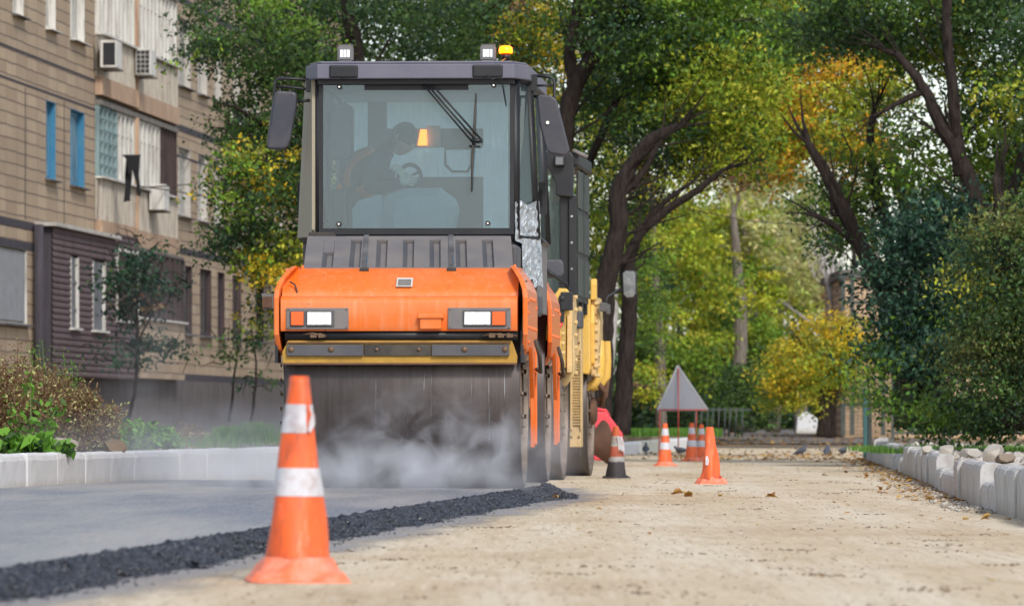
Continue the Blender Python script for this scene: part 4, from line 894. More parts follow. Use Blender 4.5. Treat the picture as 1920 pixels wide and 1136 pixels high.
x0,x1,z0,z1=rng2(1060,1069,740,560,2.6); MB().box(x0,x1,2.4,2.8,z0,z1).build('side_panel',M['tan'],R2,bevel=.01)
x0,x1,z0,z1=rng2(1075,1091,616,583,1.5); MB().box(x0,x1,1.4,1.8,z0,z1).build('tool_box',M['dgrey'],R2,bevel=.02)
# cab of the yellow roller
c0=1.1; cr=q2(1077,0,c0)[0]; cl=cr-1.42; zt=q2(0,285,c0)[1]; zb=1.6; c1=3.0
mb=MB(); 
for (xx,yy,w_) in [(cl,c0,.07),(cr-.05,c0,.09),(cl,c1,.06),(cr,c1,.07),(cr+.02,2.1,.05)]: mb.box(xx-w_,xx,yy,yy+w_,zb,zt-.14)
mb.box(cl-.03,cr+.03,c0-.03,c0+.05,zb,zb+.1); cabf=mb.build('cab_frame',M['black'],R2,bevel=.01)
fixn(MB().prism([(cl-.05,zt-.30),(cl+.15,zt-.14),(cr-.25,zt-.14),(cr-.17,zt-.32),(cr-.17,zt-.42),(cr-.01,zt-.44),(cr-.0,zt-.05),(cr-.04,zt),(cl,zt)],'xz',c0-.08,c0+.03).build('roof_visor',M['black'],R2,bevel=.01))
MB().box(cl-.03,cr+.04,c0+.03,c1+.1,zt-.14,zt-.01).build('cab_roof',M['black'],R2,bevel=.02)
quad('windscreen',[(cl,c0+.02,zb+.05),(cr,c0+.02,zb+.05),(cr,c0+.02,zt-.15),(cl,c0+.02,zt-.15)],M['glass_side'],R2)
quad('side_window',[(cr+.01,c0+.12,zb+.1),(cr+.01,c1-.05,zb+.1),(cr+.01,c1-.05,zt-.2),(cr+.01,c0+.12,zt-.2)],M['black'],R2)  # opaque black sheet: dark tree reflection of the glass put into its colour
for q in range(3):
    z_=zb+.15+q*.42; MB().box(cr+.02,cr+.03,c0+.2,2.0,z_,z_+.36).build('side_pane',M['darkgreen'],R2)
    MB().box(cr+.02,cr+.03,2.2,c1-.1,z_,z_+.36).build('side_pane',M['darkgreen'],R2)
MB().box(cr-.045,cr+.02,c0-.04,c0,zb-.2,zt-.42).build('door_post',M['black'],R2); mb=MB(); bolts(mb,[(cr-.02,c0-.04,z) for z in(2.0,2.25,2.5)],.012,'y',.01); mb.build('bolts',M['chrome'],R2)
x,_,z=P2(1050,303,c0-.1); l=MB().box(x-.05,x+.05,c0-.16,c0-.09,z-.05,z+.05).build('work_light',M['black'],R2,bevel=.012); MB().box(x-.035,x+.035,c0-.17,c0-.16,z-.035,z+.035).build('lens',M['lens_grey'],l)
MB().tube([P2(1075,283,c0),P2(1102,296,c0)],.022,4).build('roof_antenna',M['mgrey'],R2)
# mirrors of the yellow roller
fixn(MB().prism([q2(*p,-.75) for p in [(1017,489),(1024,487),(1051,487),(1057,492),(1058,514),(1053,520),(1017,523)]],'xz',-.80,-.72).build('mirror_housing',M['dgrey'],R2,bevel=.02))
MB().tube([P2(1021,505,-.83),P2(1036,514,-.83),P2(1062,534,-.75),P2(1067,550,-.7),P2(1068,562,-.65)],.016,8).build('mirror_arm',M['black'],R2)
mb=MB(); a=P2(1062,562,-.78); mb.box(a[0]-.05,a[0]+.06,-.82,-.72,a[2]-.10,a[2]+.07); a=P2(1054,580,-.78); mb.box(a[0]-.03,a[0]+.02,-.8,-.74,a[2]-.12,a[2]+.12); mb.ball(P2(1054,560,-.8),.035); mb.build('mirror_clamp',M['black'],R2,bevel=.01)
yy=3.2
fixn(MB().prism([q2(*p,yy) for p in [(1167,512),(1172,507),(1190,507),(1194,513),(1194,552),(1190,559),(1174,560),(1168,553)]],'xz',yy,yy+.07).build('mirror_housing',M['black'],R2,bevel=.01))
mbm=fixn(MB().prism([q2(*p,yy) for p in [(1169,513),(1174,509),(1188,509),(1192,514),(1192,551),(1188,557),(1176,558),(1170,552)]],'xz',yy-.012,yy).build('mirror_glass',M['chrome'],R2))
MB().tube([P2(1166,541,yy+.03),P2(1140,556,yy+.03),P2(1137,562,yy),P2(1139,575,yy)],.013,8).build('mirror_arm',M['black'],R2)
mb=MB(); a=P2(1132,577,yy); mb.box(a[0]-.04,a[0]+.04,yy-.04,yy+.04,a[2]-.04,a[2]+.05); a=P2(1141,580,yy); mb.box(a[0]-.02,a[0]+.02,yy-.04,yy+.04,a[2]-.05,a[2]+.05); mb.build('mirror_clamp',M['metalpipe'],R2,bevel=.01)
# rear axle hardware on right side
mb=MB(); mb.lathe([(0,.90),(.10,.90),(.14,.87),(.14,.84)],20,(0,3.9,.65),ax='x'); mb.tube([(.90,3.7,.95),(.98,3.8,.85),(.95,3.9,.7)],.03,8); mb.tube([(.9,4.0,1.05),(1.0,4.0,.95),(.98,4.0,.8),(.9,4.0,.75)],.025,8); mb.build('axle_hub',M['rust'],R2).location=(-.08,0,0)
mb=MB(); mb.box(-.6,.6,.8,.9,.9,1.3); mb.build('cross_beam',M['tan'],R2)
# ================================================================== apartment building
FA=math.radians(4.5); D0=98.0; BX=-17.0
def uof(px): D=17/(math.tan(FA)-(px-960)/F); return (D-D0)/math.cos(FA)
def zof(px,py): D=17/(math.tan(FA)-(px-960)/F); return CAMH+(HOR-py)*D/F
bx=BX+math.tan(FA)*D0
BLD=empty('apartment_building',(bx,D0,0),math.pi/2-FA)
tag(BLD,'old beige tiled panel apartment block with glazed balconies along the left side','apartment building')
m=N('facade_tiles'); co=m.co(); s=m.n('ShaderNodeSeparateXYZ',{0:co}); v=m.n('ShaderNodeCombineXYZ',{0:s.outputs[0],1:s.outputs[2]}).outputs[0]
wob=m.n('ShaderNodeVectorMath',{0:v,1:m.n('ShaderNodeVectorMath',{0:m.n('ShaderNodeTexNoise',{'Vector':m.map(co,(1,1,1)),'Scale':1.6}).outputs[1],3:.05},operation='SCALE').outputs[0]},operation='ADD').outputs[0]
br=m.n('ShaderNodeTexBrick',{'Vector':wob,'Color1':(0,0,0,1),'Color2':(1,1,1,1),'Mortar':(.5,.5,.5,1),'Scale':1,'Mortar Size':.014,'Brick Width':1.15,'Row Height':.225,'Bias':0,'Mortar Smooth':.1},offset=0.)
br2=m.n('ShaderNodeTexBrick',{'Vector':v,'Color1':(0,0,0,1),'Color2':(0,0,0,1),'Mortar':(1,1,1,1),'Scale':1,'Mortar Size':.035,'Brick Width':3.45,'Row Height':2.8,'Mortar Smooth':.2},offset=0.)
n1=m.noise(co,.5,6,.6); n2=m.noise(m.map(co,(1,1,.15)),3,5,.65)
col=m.mix(br.outputs[0],L(158,136,112),L(178,158,132)); col=m.mix(m.ramp(n1,[(.35,0.),(.7,.6)]),col,L(150,132,112)); col=m.mix(m.ramp(n2,[(.5,0.),(.75,.5)]),col,L(140,120,104))
col=m.mix(br.outputs[1],col,L(112,96,86))
M['tiles']=m.surf(m.pbr(col,.75,0,m.bump(m.math('SUBTRACT',1.,br.outputs[1]),.012,.8),spec=.3))
def stained(name,a,b,c):
    m=N(name); co=m.co(); n2=m.noise(m.map(co,(5,5,.6)),2,6,.7); n1=m.noise(co,1.2,6)
    col=m.mix(n1,a,b); col=m.mix(m.ramp(n2,[(.45,0.),(.7,.85)]),col,c); return m.surf(m.pbr(col,.85,0,m.bump(n2,.01,.4),spec=.2))
M['ribpanel']=stained('ribbed_asbestos',L(164,158,146),L(184,176,164),L(120,100,84))
M['rustpanel']=stained('rusty_lower_panel',L(170,142,118),L(186,160,136),L(120,92,74))
M['plinth']=stained('plinth_plaster',L(92,86,86),L(112,106,104),L(66,60,60))
M['siding']=stained('maroon_siding',L(90,76,79),L(104,88,90),L(70,58,60))
M['belt']=stained('bitumen_belt',L(66,62,68),L(78,74,80),L(52,48,54))
M['darkwood']=stained('dark_wood',L(66,54,56),L(84,72,70),L(48,40,44))
M['greenwood']=stained('pale_green_frames',L(120,142,144),L(136,156,158),L(90,104,106))
M['whitewood']=stained('white_frames',L(196,194,188),L(210,208,202),L(140,132,124))
M['darkpane']=plain('dark_pane',L(46,52,58),.12)
U=[uof(p) for p in range(0,560)]
def ub(p): return uof(p)
# openings: (u0,u1,z0,z1,kind)
ops=[]
def op(px0,px1,z0,z1,kind): ops.append((ub(px0),ub(px1),z0,z1,kind))
for lv,k in ((5.06,'blue'),(7.86,'brown'),(10.66,'brown')):
    op(86,104,lv,lv+1.45,k); op(132,158,lv,lv+1.45,k); op(24,44,lv+0,lv+1.45,'white') if lv>7 else None
op(-2,50,2.3,3.66,'board')
for lv in (5.02,7.85,10.65):
    for a,b_ in ((334,357),(371,388),(402,415),(438,449),(472,486),(520,530)): op(a,b_,lv,lv+1.5,'reveal')
for a,b_ in ((337,360),(375,396),(408,421),(436,452),(480,494),(524,536)): op(a,b_,2.45,3.95,'dark')
for lv in (2.4,5.05,7.85,10.65): ops.append((-3.4,-2.2,lv,lv+1.45,'white')); ops.append((-7.5,-6.1,lv,lv+1.45,'white'))
LG0,LG1=ub(178),ub(325)
ops_l=[(LG0,LG1,4.1,14.0,'loggia')]
SD0,SD1=ub(66),ub(188)
ops=[o for o in ops if o[1]>o[0]]
ue=62; us=-12; H=15.5
ub_=sorted(set([us,ue]+[o[0] for o in ops+ops_l]+[o[1] for o in ops+ops_l])); zb_=sorted(set([1.42,H]+[o[2] for o in ops+ops_l]+[o[3] for o in ops+ops_l]))
w_=MB()
for i in range(len(ub_)-1):
    for j in range(len(zb_)-1):
        uc,zc_=(ub_[i]+ub_[i+1])/2,(zb_[j]+zb_[j+1])/2
        if any(o[0]<uc<o[1] and o[2]<zc_<o[3] for o in ops+ops_l): continue
        w_.add([(ub_[i],0,zb_[j]),(ub_[i+1],0,zb_[j]),(ub_[i+1],0,zb_[j+1]),(ub_[i],0,zb_[j+1])],[(0,1,2,3)])
w_.add([(us,0,1.42),(us,12,1.42),(us,12,H),(us,0,H)],[(0,3,2,1)]); w_.add([(ue,0,1.42),(ue,12,1.42),(ue,12,H),(ue,0,H)],[(0,1,2,3)]); w_.add([(us,12,0),(ue,12,0),(ue,12,H),(us,12,H)],[(3,2,1,0)])
w_.build('wall',M['tiles'],BLD)
MB().box(us-.1,ue+.1,-.15,12.1,H,H+.3).build('roof',M['concrete'],BLD)
MB().box(us+.02,ue-.02,-.03,12,-.2,1.42).build('plinth',M['plinth'],BLD)
for a,b_,z in [(us,ub(64),4.10),(us,ub(64),3.72),(LG1,ue,6.92),(LG1,ue,9.72),(LG1,ue,1.50),(LG1,ue,4.25)]:
    MB().box(a,b_,-.012,-.002,z-.07,z+.07).build('seam_belt',M['belt'],BLD)
for a,b_,z in [(us,LG0,6.65),(us,LG0,7.22),(us,LG0,9.5),(us,LG0,10.0),(LG1,ue,6.3)]:
    MB().box(a,b_,-.008,-.002,z-.022,z+.022).build('seam_belt',M['belt'],BLD)
for px in (47,120,):
    MB().box(ub(px)-.02,ub(px)+.02,-.009,-.003,4.2,6.6).build('seam_belt',M['belt'],BLD)
jm={'blue':'bluewood','brown':'whitewood','white':'whitewood','board':'whitewood','reveal':'reveal','dark':'darkwood'}
for (a,b_,z0,z1,k) in ops:
    rec=.16 if k!='dark' else .12; j=M[jm[k]]
    f=MB(); t=.012
    for (x0,x1,y0,y1,c0_,c1_) in [(b_-t,b_+.0,-.004,rec,z0,z1),(a,a+t,-.004,rec,z0,z1),(a+t,b_-t,-.004,rec,z1-t,z1),(a+t,b_-t,-.004,rec,z0,z0+t)]: f.box(x0,x1,y0,y1,c0_,c1_)
    for (x0,x1,c0_,c1_) in [(a+t,a+.08,z0+t,z1-t),(b_-.08,b_-t,z0+t,z1-t),(a+.08,b_-.08,z0+t,z0+.08),(a+.08,b_-.08,z1-.08,z1-t),((a+b_)/2-.03,(a+b_)/2+.03,z0+.08,z1-.08),(a+.08,(a+b_)/2-.03,z1-.48,z1-.43)]: f.box(x0,x1,rec-.05,rec,c0_,c1_)
    wi=f.build('window',j,BLD)
    if k=='board': MB().box(a+.02,b_-.02,.03,.06,z0+.05,z1-.05).build('board',M['rawwall'],wi)
    else: MB().box(a+.02,b_-.02,rec-.03,rec-.02,z0+.02,z1-.02).build('pane',M['darkpane'] if k=='dark' else M['pane'],wi)
    MB().add([(a-.08,-.13,z0-.03),(b_+.08,-.13,z0-.03),(b_+.08,.0,z0+.004),(a-.08,.0,z0+.004),(a-.08,-.13,z0-.05),(b_+.08,-.13,z0-.05),(b_+.08,.0,z0-.05),(a-.08,.0,z0-.05)],[(0,1,2,3),(4,5,1,0),(5,6,2,1),(7,4,0,3)]).build('sill',M['metalpipe'] if k!='brown' else M['whitewood'],wi)
# loggia stack: recessed back wall, slabs, ribbed spandrels, glazing
MB().box(LG0,LG1,1.2,1.3,1.42,H).build('loggia_back_wall',M['darkwood'],BLD)
mid=ub(246)
def loggia(zs,glaz,tone):
    """zs: spandrel bottom; spandrel zs..zs+1.05, glazing to zs+2.55"""
    MB().box(LG0,LG1,.0,1.2,zs-.22,zs-.10).build('balcony_slab',M['concrete'],BLD)
    for a,b_,dz in ((LG0+.03,mid-.04,0),(mid+.04,LG1-.03,-.03)):
        sp=MB(); vs=[]; nseg=int((b_-a)/.09)
        for i in range(nseg+1):
            u=a+(b_-a)*i/nseg; y=-.05-(.07 if (i//2)%2 else 0); vs+= [(u,y,zs+.22+dz),(u,y,zs+1.05+dz)]
        sp.add(vs,[(2*i,2*i+2,2*i+3,2*i+1) for i in range(nseg)]); p=sp.build('balcony_panel',M['ribpanel'],BLD)
        MB().box(a,b_,-.04,-.0,zs+.2+dz,zs+1.05+dz).build('panel_backing',M['ribpanel'],p)
        MB().box(a,b_,-.14,-.0,zs-.12+dz,zs+.24+dz).build('panel_foot',M['rustpanel'],p)
    MB().box(LG0,LG1,-.20,.05,zs+1.06,zs+1.10).build('balcony_ledge',M['whitewood'],BLD)
    z0,z1=zs+1.10,zs+2.50
    for (a,b_,k) in glaz:
        fr_=MB(); n=max(2,int(round((b_-a)/.55)))
        for i in range(n+1):
            u=a+(b_-a)*i/n; dd=.16 if i%2==0 else .10; fr_.box(u-.04,u+.04,-.08,-.08+dd,z0,z1)
        fr_.box(a,b_,-.05,.0,z0,z0+.07); fr_.box(a,b_,-.05,.0,z1-.07,z1); fr_.box(a,b_,-.04,-.0,z1-.45,z1-.41)
        if k=='grid':
            for q in range(1,6): fr_.box(a,b_,-.075,-.06,z0+q*.23,z0+q*.23+.025)
        mt={'white':'whitewood','grid':'greenwood','dark':'darkwood'}[k]
        w=fr_.build('balcony_window',M[mt],BLD); MB().box(a+.02,b_-.02,-.02,-.01,z0,z1).build('pane',M['darkwood'] if k=='dark' else M['pane'],w)
        # curtains behind
        if k!='dark':
            c=MB(); vs=[]; ns=int((b_-a)/.1)
            for i in range(ns+1): u=a+.05+(b_-a-.1)*i/ns; vs+=[(u,.06+(.05 if i%2 else 0),z0),(u,.06+(.05 if i%2 else 0),z1)]
            c.add(vs,[(2*i,2*i+2,2*i+3,2*i+1) for i in range(ns)]).build('curtain',M['whitewood'],w)
    MB().box(LG0,LG1,-.12,1.2,z1,z1+.10).build('balcony_header',M['concrete'],BLD)
    MB().box(mid-.04,mid+.04,-.16,.0,zs-.1,z1).build('balcony_divider',M['rustpanel'],BLD)
a1,a2=ub(212),ub(293)
loggia(4.25,[(LG0+.05,a1,'grid'),(a1+.05,mid-.1,'white'),(mid+.1,a2,'white'),(a2+.05,LG1-.05,'dark')],0)
loggia(7.07,[(LG0+.05,mid-.1,'white'),(mid+.1,LG1-.05,'white')],0); loggia(9.89,[(LG0+.05,mid-.1,'white'),(mid+.1,LG1-.05,'white')],0)
# ground floor: maroon lap siding with shuttered windows
z0s,z1s=1.36,4.12
def siding(a,b_,z0,z1,holes,name):
    sd=MB(); zz=z0; us_=sorted([a,b_]+[h[0] for h in holes]+[h[1] for h in holes])
    while zz<z1-.01:
        zt_=min(zz+.115,z1)
        for i in range(len(us_)-1):
            uc=(us_[i]+us_[i+1])/2
            if any(h[0]<uc<h[1] and h[2]<zz+.05<h[3] for h in holes): continue
            sd.add([(us_[i],-.30,zz),(us_[i+1],-.30,zz),(us_[i+1],-.325,zz+.03),(us_[i],-.325,zz+.03),(us_[i+1],-.325,zz+.07),(us_[i],-.325,zz+.07),(us_[i+1],-.30,zt_),(us_[i],-.30,zt_)],[(0,1,2,3),(3,2,4,5),(5,4,6,7)])
        zz+=.115
    return sd.build(name,M['siding'],BLD)
h1=[(ub(101),ub(116),2.30,3.62),(ub(143),ub(167),2.30,3.62)]
siding(SD0,SD1,z0s,z1s,h1,'siding'); 
MB().box(SD0+.3,SD1-.3,-.24,-.02,z0s,z1s).build('siding_core',M['darkwood'],BLD)
MB().add([(SD1,-.30,z0s),(SD1,0,z0s),(SD1,0,z1s),(SD1,-.30,z1s)],[(0,1,2,3)]).build('siding_end',M['siding'],BLD); MB().add([(SD0,-.30,z0s),(SD0,0,z0s),(SD0,0,z1s),(SD0,-.30,z1s)],[(0,3,2,1)]).build('siding_end',M['belt'],BLD)
MB().box(SD0-.15,SD1+.05,-.42,.0,z1s,z1s+.07).build('siding_roof',M['reveal'],BLD)
for a,b_,c_,d_ in h1:
    f=MB(); f.box(b_-.05,b_,-.33,-.2,c_,d_); f.box(a,a+.05,-.33,-.2,c_,d_); f.box(a,b_,-.25,-.2,c_,c_+.06); w=f.build('window',M['whitewood'],BLD)
    s_=MB(); 
    for q in range(5): s_.box(a+.05+q*(b_-a-.1)/5,a+.04+(q+1)*(b_-a-.1)/5,-.27-(q%2)*.015,-.25,c_,d_)
    s_.box(a+.05,b_-.05,-.29,-.27,c_+.3,c_+.36); s_.box(a+.05,b_-.05,-.29,-.27,d_-.5,d_-.44); s_.build('shutter',M['greywood'],w); MB().box(a-.1,b_+.1,-.40,-.24,c_-.05,c_-.01).build('sill',M['whitewood'],w)
# second ground floor bay
s0,s1=ub(189.5),ub(232); siding(s0,s1,z0s,2.48,[],'siding'); siding(s0,ub(230),3.95,4.2,[],'siding')
MB().box(s0,s1,-.22,-.02,z0s,4.1).build('siding_core',M['darkwood'],BLD)
f=MB(); f.box(s0,s1,-.36,-.22,2.50,2.55); f.box(s0,s0+.12,-.33,-.22,2.55,3.95); f.box(s1-.1,s1,-.33,-.22,2.55,3.95); f.box(s0,s1,-.33,-.22,3.9,3.97)
w=f.build('window',M['whitewood'],BLD)
pl_=MB(); n=9
for q in range(n): a=s0+.12+(s1-s0-.22)*q/n; pl_.box(a,a+(s1-s0-.22)/n-.02,-.28-(q%2)*.03,-.23,2.55,3.9)
pl_.build('shutter',M['darkwood'],w)
b0,b1=ub(236),ub(325)
MB().box(b0,b1,-.25,-.02,1.42,2.62).build('bay_wall',M['tiles'],BLD); MB().box(b0,b1,-.33,-.0,2.62,2.66).build('bay_sill',M['whitewood'],BLD)
pl_=MB(); n=26
for q in range(n): a=b0+(b1-b0)*q/n; pl_.box(a,a+(b1-b0)/n-.03,-.18-(q%3)*.035,-.1,2.66,4.05)
pl_.build('bay_planks',M['darkwood'],BLD); MB().box(b0,b1,-.1,.0,2.6,4.1).build('bay_backing',M['darkwood'],BLD)
MB().tube([(b0+.3,-.22,4.05),(b1-.2,-.22,4.02),(b1,-.22,3.9),(b1+.02,-.22,2.7)],.05,8).build('bay_pipe',M['plinth'],BLD)
# drainpipe
MB().tube([(SD0-.35,-.12,z1s+.02),(SD0-.35,-.12,.3)],.09,12).build('drainpipe',M['belt'],BLD)
# wall climbing cracks / entrance canopy further on
MB().box(ub(470),ub(500),-1.2,0,4.3,4.45).build('entrance_canopy',M['concrete'],BLD)
# --- things on the facade
def fw(u,y,z): # facade local to world
    c,s_=math.cos(math.pi/2-FA),math.sin(math.pi/2-FA); return (bx+u*c-y*s_,D0+u*s_+y*c,z)
def acunit(px,py,w,lab,grille):
    u=ub(px); z=zof(px,py); r=empty('air_conditioner',fw(u,-.30,z),math.pi/2-FA); tag(r,lab,'air conditioner','air conditioner units on the facade')
    MB().box(-.4,.4,-.16,.16,-.27,.27).build('casing',M['whitewood'],r,bevel=.02)
    if grille:
        f=MB(); 
        for q in range(4): f.box(-.412,-.402,-.14+q*.09,-.13+q*.09,-.24,.24)
        for q in range(6): f.box(-.412,-.402,-.14,.14,-.24+q*.095,-.228+q*.095)
        f.build('grille',M['whitewood'],r); MB().box(-.406,-.399,-.13,.13,-.23,.23).build('fan_opening',M['black'],r)
    elif grille is False: MB().box(-.405,-.399,-.14,.10,-.22,.22).build('vent_panel',M['black'],r)
    b_=MB(); 
    for q in(-.3,.3): b_.box(q-.02,q+.02,-.2,.3,-.31,-.28); b_.box(q-.02,q+.02,.26,.30,-.31,.1)
    b_.build('bracket',M['rubber'],r)
acunit(180,104,1,'air conditioner with dark side panel by the upper balcony, nearest the blue windows',False)
acunit(246,119,1,'air conditioner with open square grille hanging under the upper balcony windows',True)
acunit(272,371,1,'lowest white air conditioner under the middle balcony glazing',None)
acunit(425,215,1,'farthest air conditioner, partly behind leaves on the far facade',False)
# clothes lines with black trousers
r=empty('clothes_line',fw(ub(275),-.2,zof(275,358)),math.pi/2-FA); MB().tube([(-3.,-.1,-.03),(0,-.35,.0),(6,-.5,.06),(9,-.2,-.12)],.014,5).build('wire',M['rubber'],r)
MB().tube([(-2,.1,-.02),(-2,-.6,.02),(-2.,-1.,.05)],.014,5).build('bracket',M['rubber'],r); tag(r,'dark clothes line stretched under the middle balcony windows','clothes line')
u=ub(196); z=zof(196,292); r=MB(); 
pp=fw(u,-.55,z)
def pxy(a,b_): D=pp[1]; return ((a-196)*D/F,(292-b_)*D/F)
for poly,y in [([(180,293),(211,292),(210,318),(203,322),(198,318),(193,325),(185,340),(181,378),(192,376),(190,345),(186,300)],0),([(185,294),(198,294),(196,330),(192,374),(184,377),(182,330)],.03),([(195,294),(210,294),(209,330),(213,366),(206,368),(203,340),(198,326)],.02)]:
    q=[pxy(*p) for p in poly]; r.prism(q,'xz',y,y+.03)
r.tube([(pxy(178,292)[0],.02,.0),(pxy(213,292)[0],.02,.0)],.02,6)
o=fixn(r.build('hanging_trousers',M['cloth'],bevel=.01)); o.location=pp; tag(o,'black trousers drying on a rod below the green gridded balcony window','trousers')
# ================================================================== vegetation
PAL={'dg':[((.050,.100,.030),4),((.080,.145,.034),3),((.030,.066,.034),3)],
 'bg':[((.028,.075,.045),4),((.06,.13,.075),2),((.016,.04,.03),3)],
 'g':[((.13,.23,.03),4),((.20,.31,.04),3),((.07,.14,.03),2)],
 'yg':[((.30,.36,.035),4),((.43,.44,.05),3),((.16,.24,.03),2)],
 'y':[((.66,.46,.04),4),((.52,.40,.04),3),((.28,.32,.04),2)],
 'o':[((.62,.30,.035),4),((.68,.42,.04),3),((.32,.26,.04),2)],
 'ol':[((.12,.15,.045),4),((.18,.20,.06),3),((.07,.10,.035),3)],'w':[((.50,.50,.20),4),((.58,.57,.28),3),((.34,.38,.12),2)],
 'br':[((.19,.115,.07),4),((.27,.18,.10),3)],'lg':[((.13,.30,.04),4),((.18,.38,.05),3),((.09,.20,.04),2)]}
def pick(p,n,rng):
    c=np.array([x[0] for x in PAL[p]]); w=np.array([x[1] for x in PAL[p]],float); return c[rng.choice(len(c),n,p=w/w.sum())]
class Crown:
    def __init__(s,seed): s.C=[];s.S=[];s.K=[];s.r=np.random.default_rng(seed); s.A=[]
    def blob(s,px,py,rx,ry,D,rd,n,pal,leaf=.075,mix=None,clump=.34,nper=60,shell=.3,aspect=.5,droop=0):
        """ellipsoid of leaf clumps; px radii are in photo pixels, rd in metres"""
        sc=D/F; c=W(px,py,D); R=np.array([rx*sc,rd,ry*sc]); r=s.r; nc=max(2,int(n*1.15)//nper)
        u=r.normal(size=(nc,3)); u/=np.linalg.norm(u,axis=1)[:,None]; q=(shell+(1-shell)*r.random(nc))**.5
        P=np.array(c)+u*q[:,None]*R
        col=pick(pal,nc,r)
        if mix:
            ph=np.sin(P[:,0]*2.3+D)+np.sin(P[:,2]*2.9+P[:,1])+np.sin((P[:,0]+P[:,2])*1.7+2)+r.normal(size=nc)*.5; k=ph>np.quantile(ph,1-mix[1]); col[k]=pick(mix[0],k.sum(),r)
        cl=clump*r.uniform(.5,1.4,nc)
        idx=np.repeat(np.arange(nc),nper); dv=r.normal(size=(nc*nper,3)); dv/=np.linalg.norm(dv,axis=1)[:,None]; off=dv*(r.random((nc*nper,1))**.5)*1.5*cl[idx][:,None]*np.array([1,1,.42]); tl=r.uniform(-.5,.5,nc)[idx]; off[:,2]+=off[:,0]*tl; 
        if droop: off[:,2]-=np.abs(off[:,0])*droop
        s.C.append(P[idx]+off); s.S.append(leaf*r.uniform(.6,1.35,nc*nper))
        col=col*r.uniform(.7,1.3,(nc,1)); kk=col[idx]*r.uniform(.8,1.25,(nc*nper,1))*(1+r.normal(size=(nc*nper,3))*.08); s.K.append(np.clip(kk,.005,.8)); s.A.append(np.full(nc*nper,aspect)); return s
    def build(s,name,parent,hang=.2):
        C=np.concatenate(s.C);S=np.concatenate(s.S)[:,None];K=np.concatenate(s.K); K=K*1.06-K.mean(1,keepdims=True)*.03; K=np.clip(K,.004,.85);A=np.concatenate(s.A)[:,None]; 
        if parent is not None: C=C-np.array(parent.location)
        k=(C[:,2]+ (parent.location.z if parent is not None else 0))>.05; C,S,K,A=C[k],S[k],K[k],A[k]; n=len(C); r=s.r
        d=r.normal(size=(n,3)); d[:,2]-=hang; d/=np.linalg.norm(d,axis=1)[:,None]
        nn=r.normal(size=(n,3)); nn[:,2]+=.8; b=np.cross(d,nn); b/=np.linalg.norm(b,axis=1)[:,None]+1e-6; up=np.cross(b,d)
        V=np.stack([C-d*S*.5,C+b*S*A*.5+up*S*.08,C+d*S*.5,C-b*S*A*.5+up*S*.08],1).reshape(-1,3)
        Fq=np.arange(4*n).reshape(-1,4)
        return npmesh(name,V,Fq,M['leaf'],parent,np.repeat(K,4,0))
def tree(base,label,limbs,blobs,seed,cat='tree',name='tree',group=None,bark='bark',extra=None,twigs=0):
    """base (px,D,z); limbs: list of ([(px,py,D)...],[r...]); blobs: args for Crown.blob"""
    bxp=GX(base[0],base[1]); r=empty(name,(bxp,base[1],base[2])); tag(r,label,cat,group)
    if limbs:
        mb=MB()
        for pts,rad in limbs:
            P=[W(*p)-r.location for p in pts]
            # smooth subdivision
            Q=[];RR=[]
            for i in range(len(P)-1):
                p0=P[max(i-1,0)];p1=P[i];p2=P[i+1];p3=P[min(i+2,len(P)-1)]
                for k in range(5):
                    t=k/5; Q.append(.5*((2*p1)+(p2-p0)*t+(2*p0-5*p1+4*p2-p3)*t*t+(3*p1-p0-3*p2+p3)*t**3)+Vector((jit(.012),jit(.012),0))); RR.append((rad[i]+(rad[i+1]-rad[i])*t)*(1+jit(.07)))
            Q.append(P[-1]);RR.append(rad[-1]); mb.tube(Q,RR,10)
            if rad[-1]<=.09 and rad[0]>.03:
                d=(Q[-1]-Q[-6]).normalized()
                for k in range(3):
                    dd=(d+Vector((jit(.4),jit(.4),jit(.4)))).normalized(); ln=random.uniform(.3,.7); p0=Q[-1]-d*.02; dn=(dd+d*.3+Vector((jit(.3),0,jit(.3)))).normalized(); mb.tube([p0,p0+dd*ln*.5,p0+dd*ln*.5+dn*ln*.6],[rad[-1]*(.98 if k==0 else .6),rad[-1]*.4,.004],6,False)
                for k in range(len(Q)//3):
                    i=random.randint(len(Q)//3,len(Q)-2); dd=(d+Vector((jit(1),jit(.6),random.uniform(-.2,1)))).normalized(); ln=random.uniform(.5,1.2); rr=RR[i]*.2; mb.tube([Q[i],Q[i]+dd*ln*.5,Q[i]+dd*ln+Vector((jit(.15),0,jit(.15)))],[rr,rr*.6,.004],5,False)
        mb.build('trunk',M[bark],r)
    if blobs:
        c=Crown(seed)
        for b_ in blobs:
            if isinstance(b_,dict): c.blob(**b_)
            else: c.blob(*b_)
        o=c.build('crown',r)
        if twigs:
            mb=MB(); C=np.concatenate(c.C); 
            for _ in range(twigs):
                p=Vector(C[c.r.integers(len(C))])-r.location; q=p+Vector((jit(.5),jit(.5),jit(.35))); m_=(p+q)/2+Vector((jit(.06),0,.06)); mb.tube([p,m_,q],[.012,.009,.003],5,False)
            mb.build('branches',M[bark],r)
    return r
B=lambda *a,**k: dict(px=a[0],py=a[1],rx=a[2],ry=a[3],D=a[4],rd=a[5],n=a[6],pal=a[7],**k)
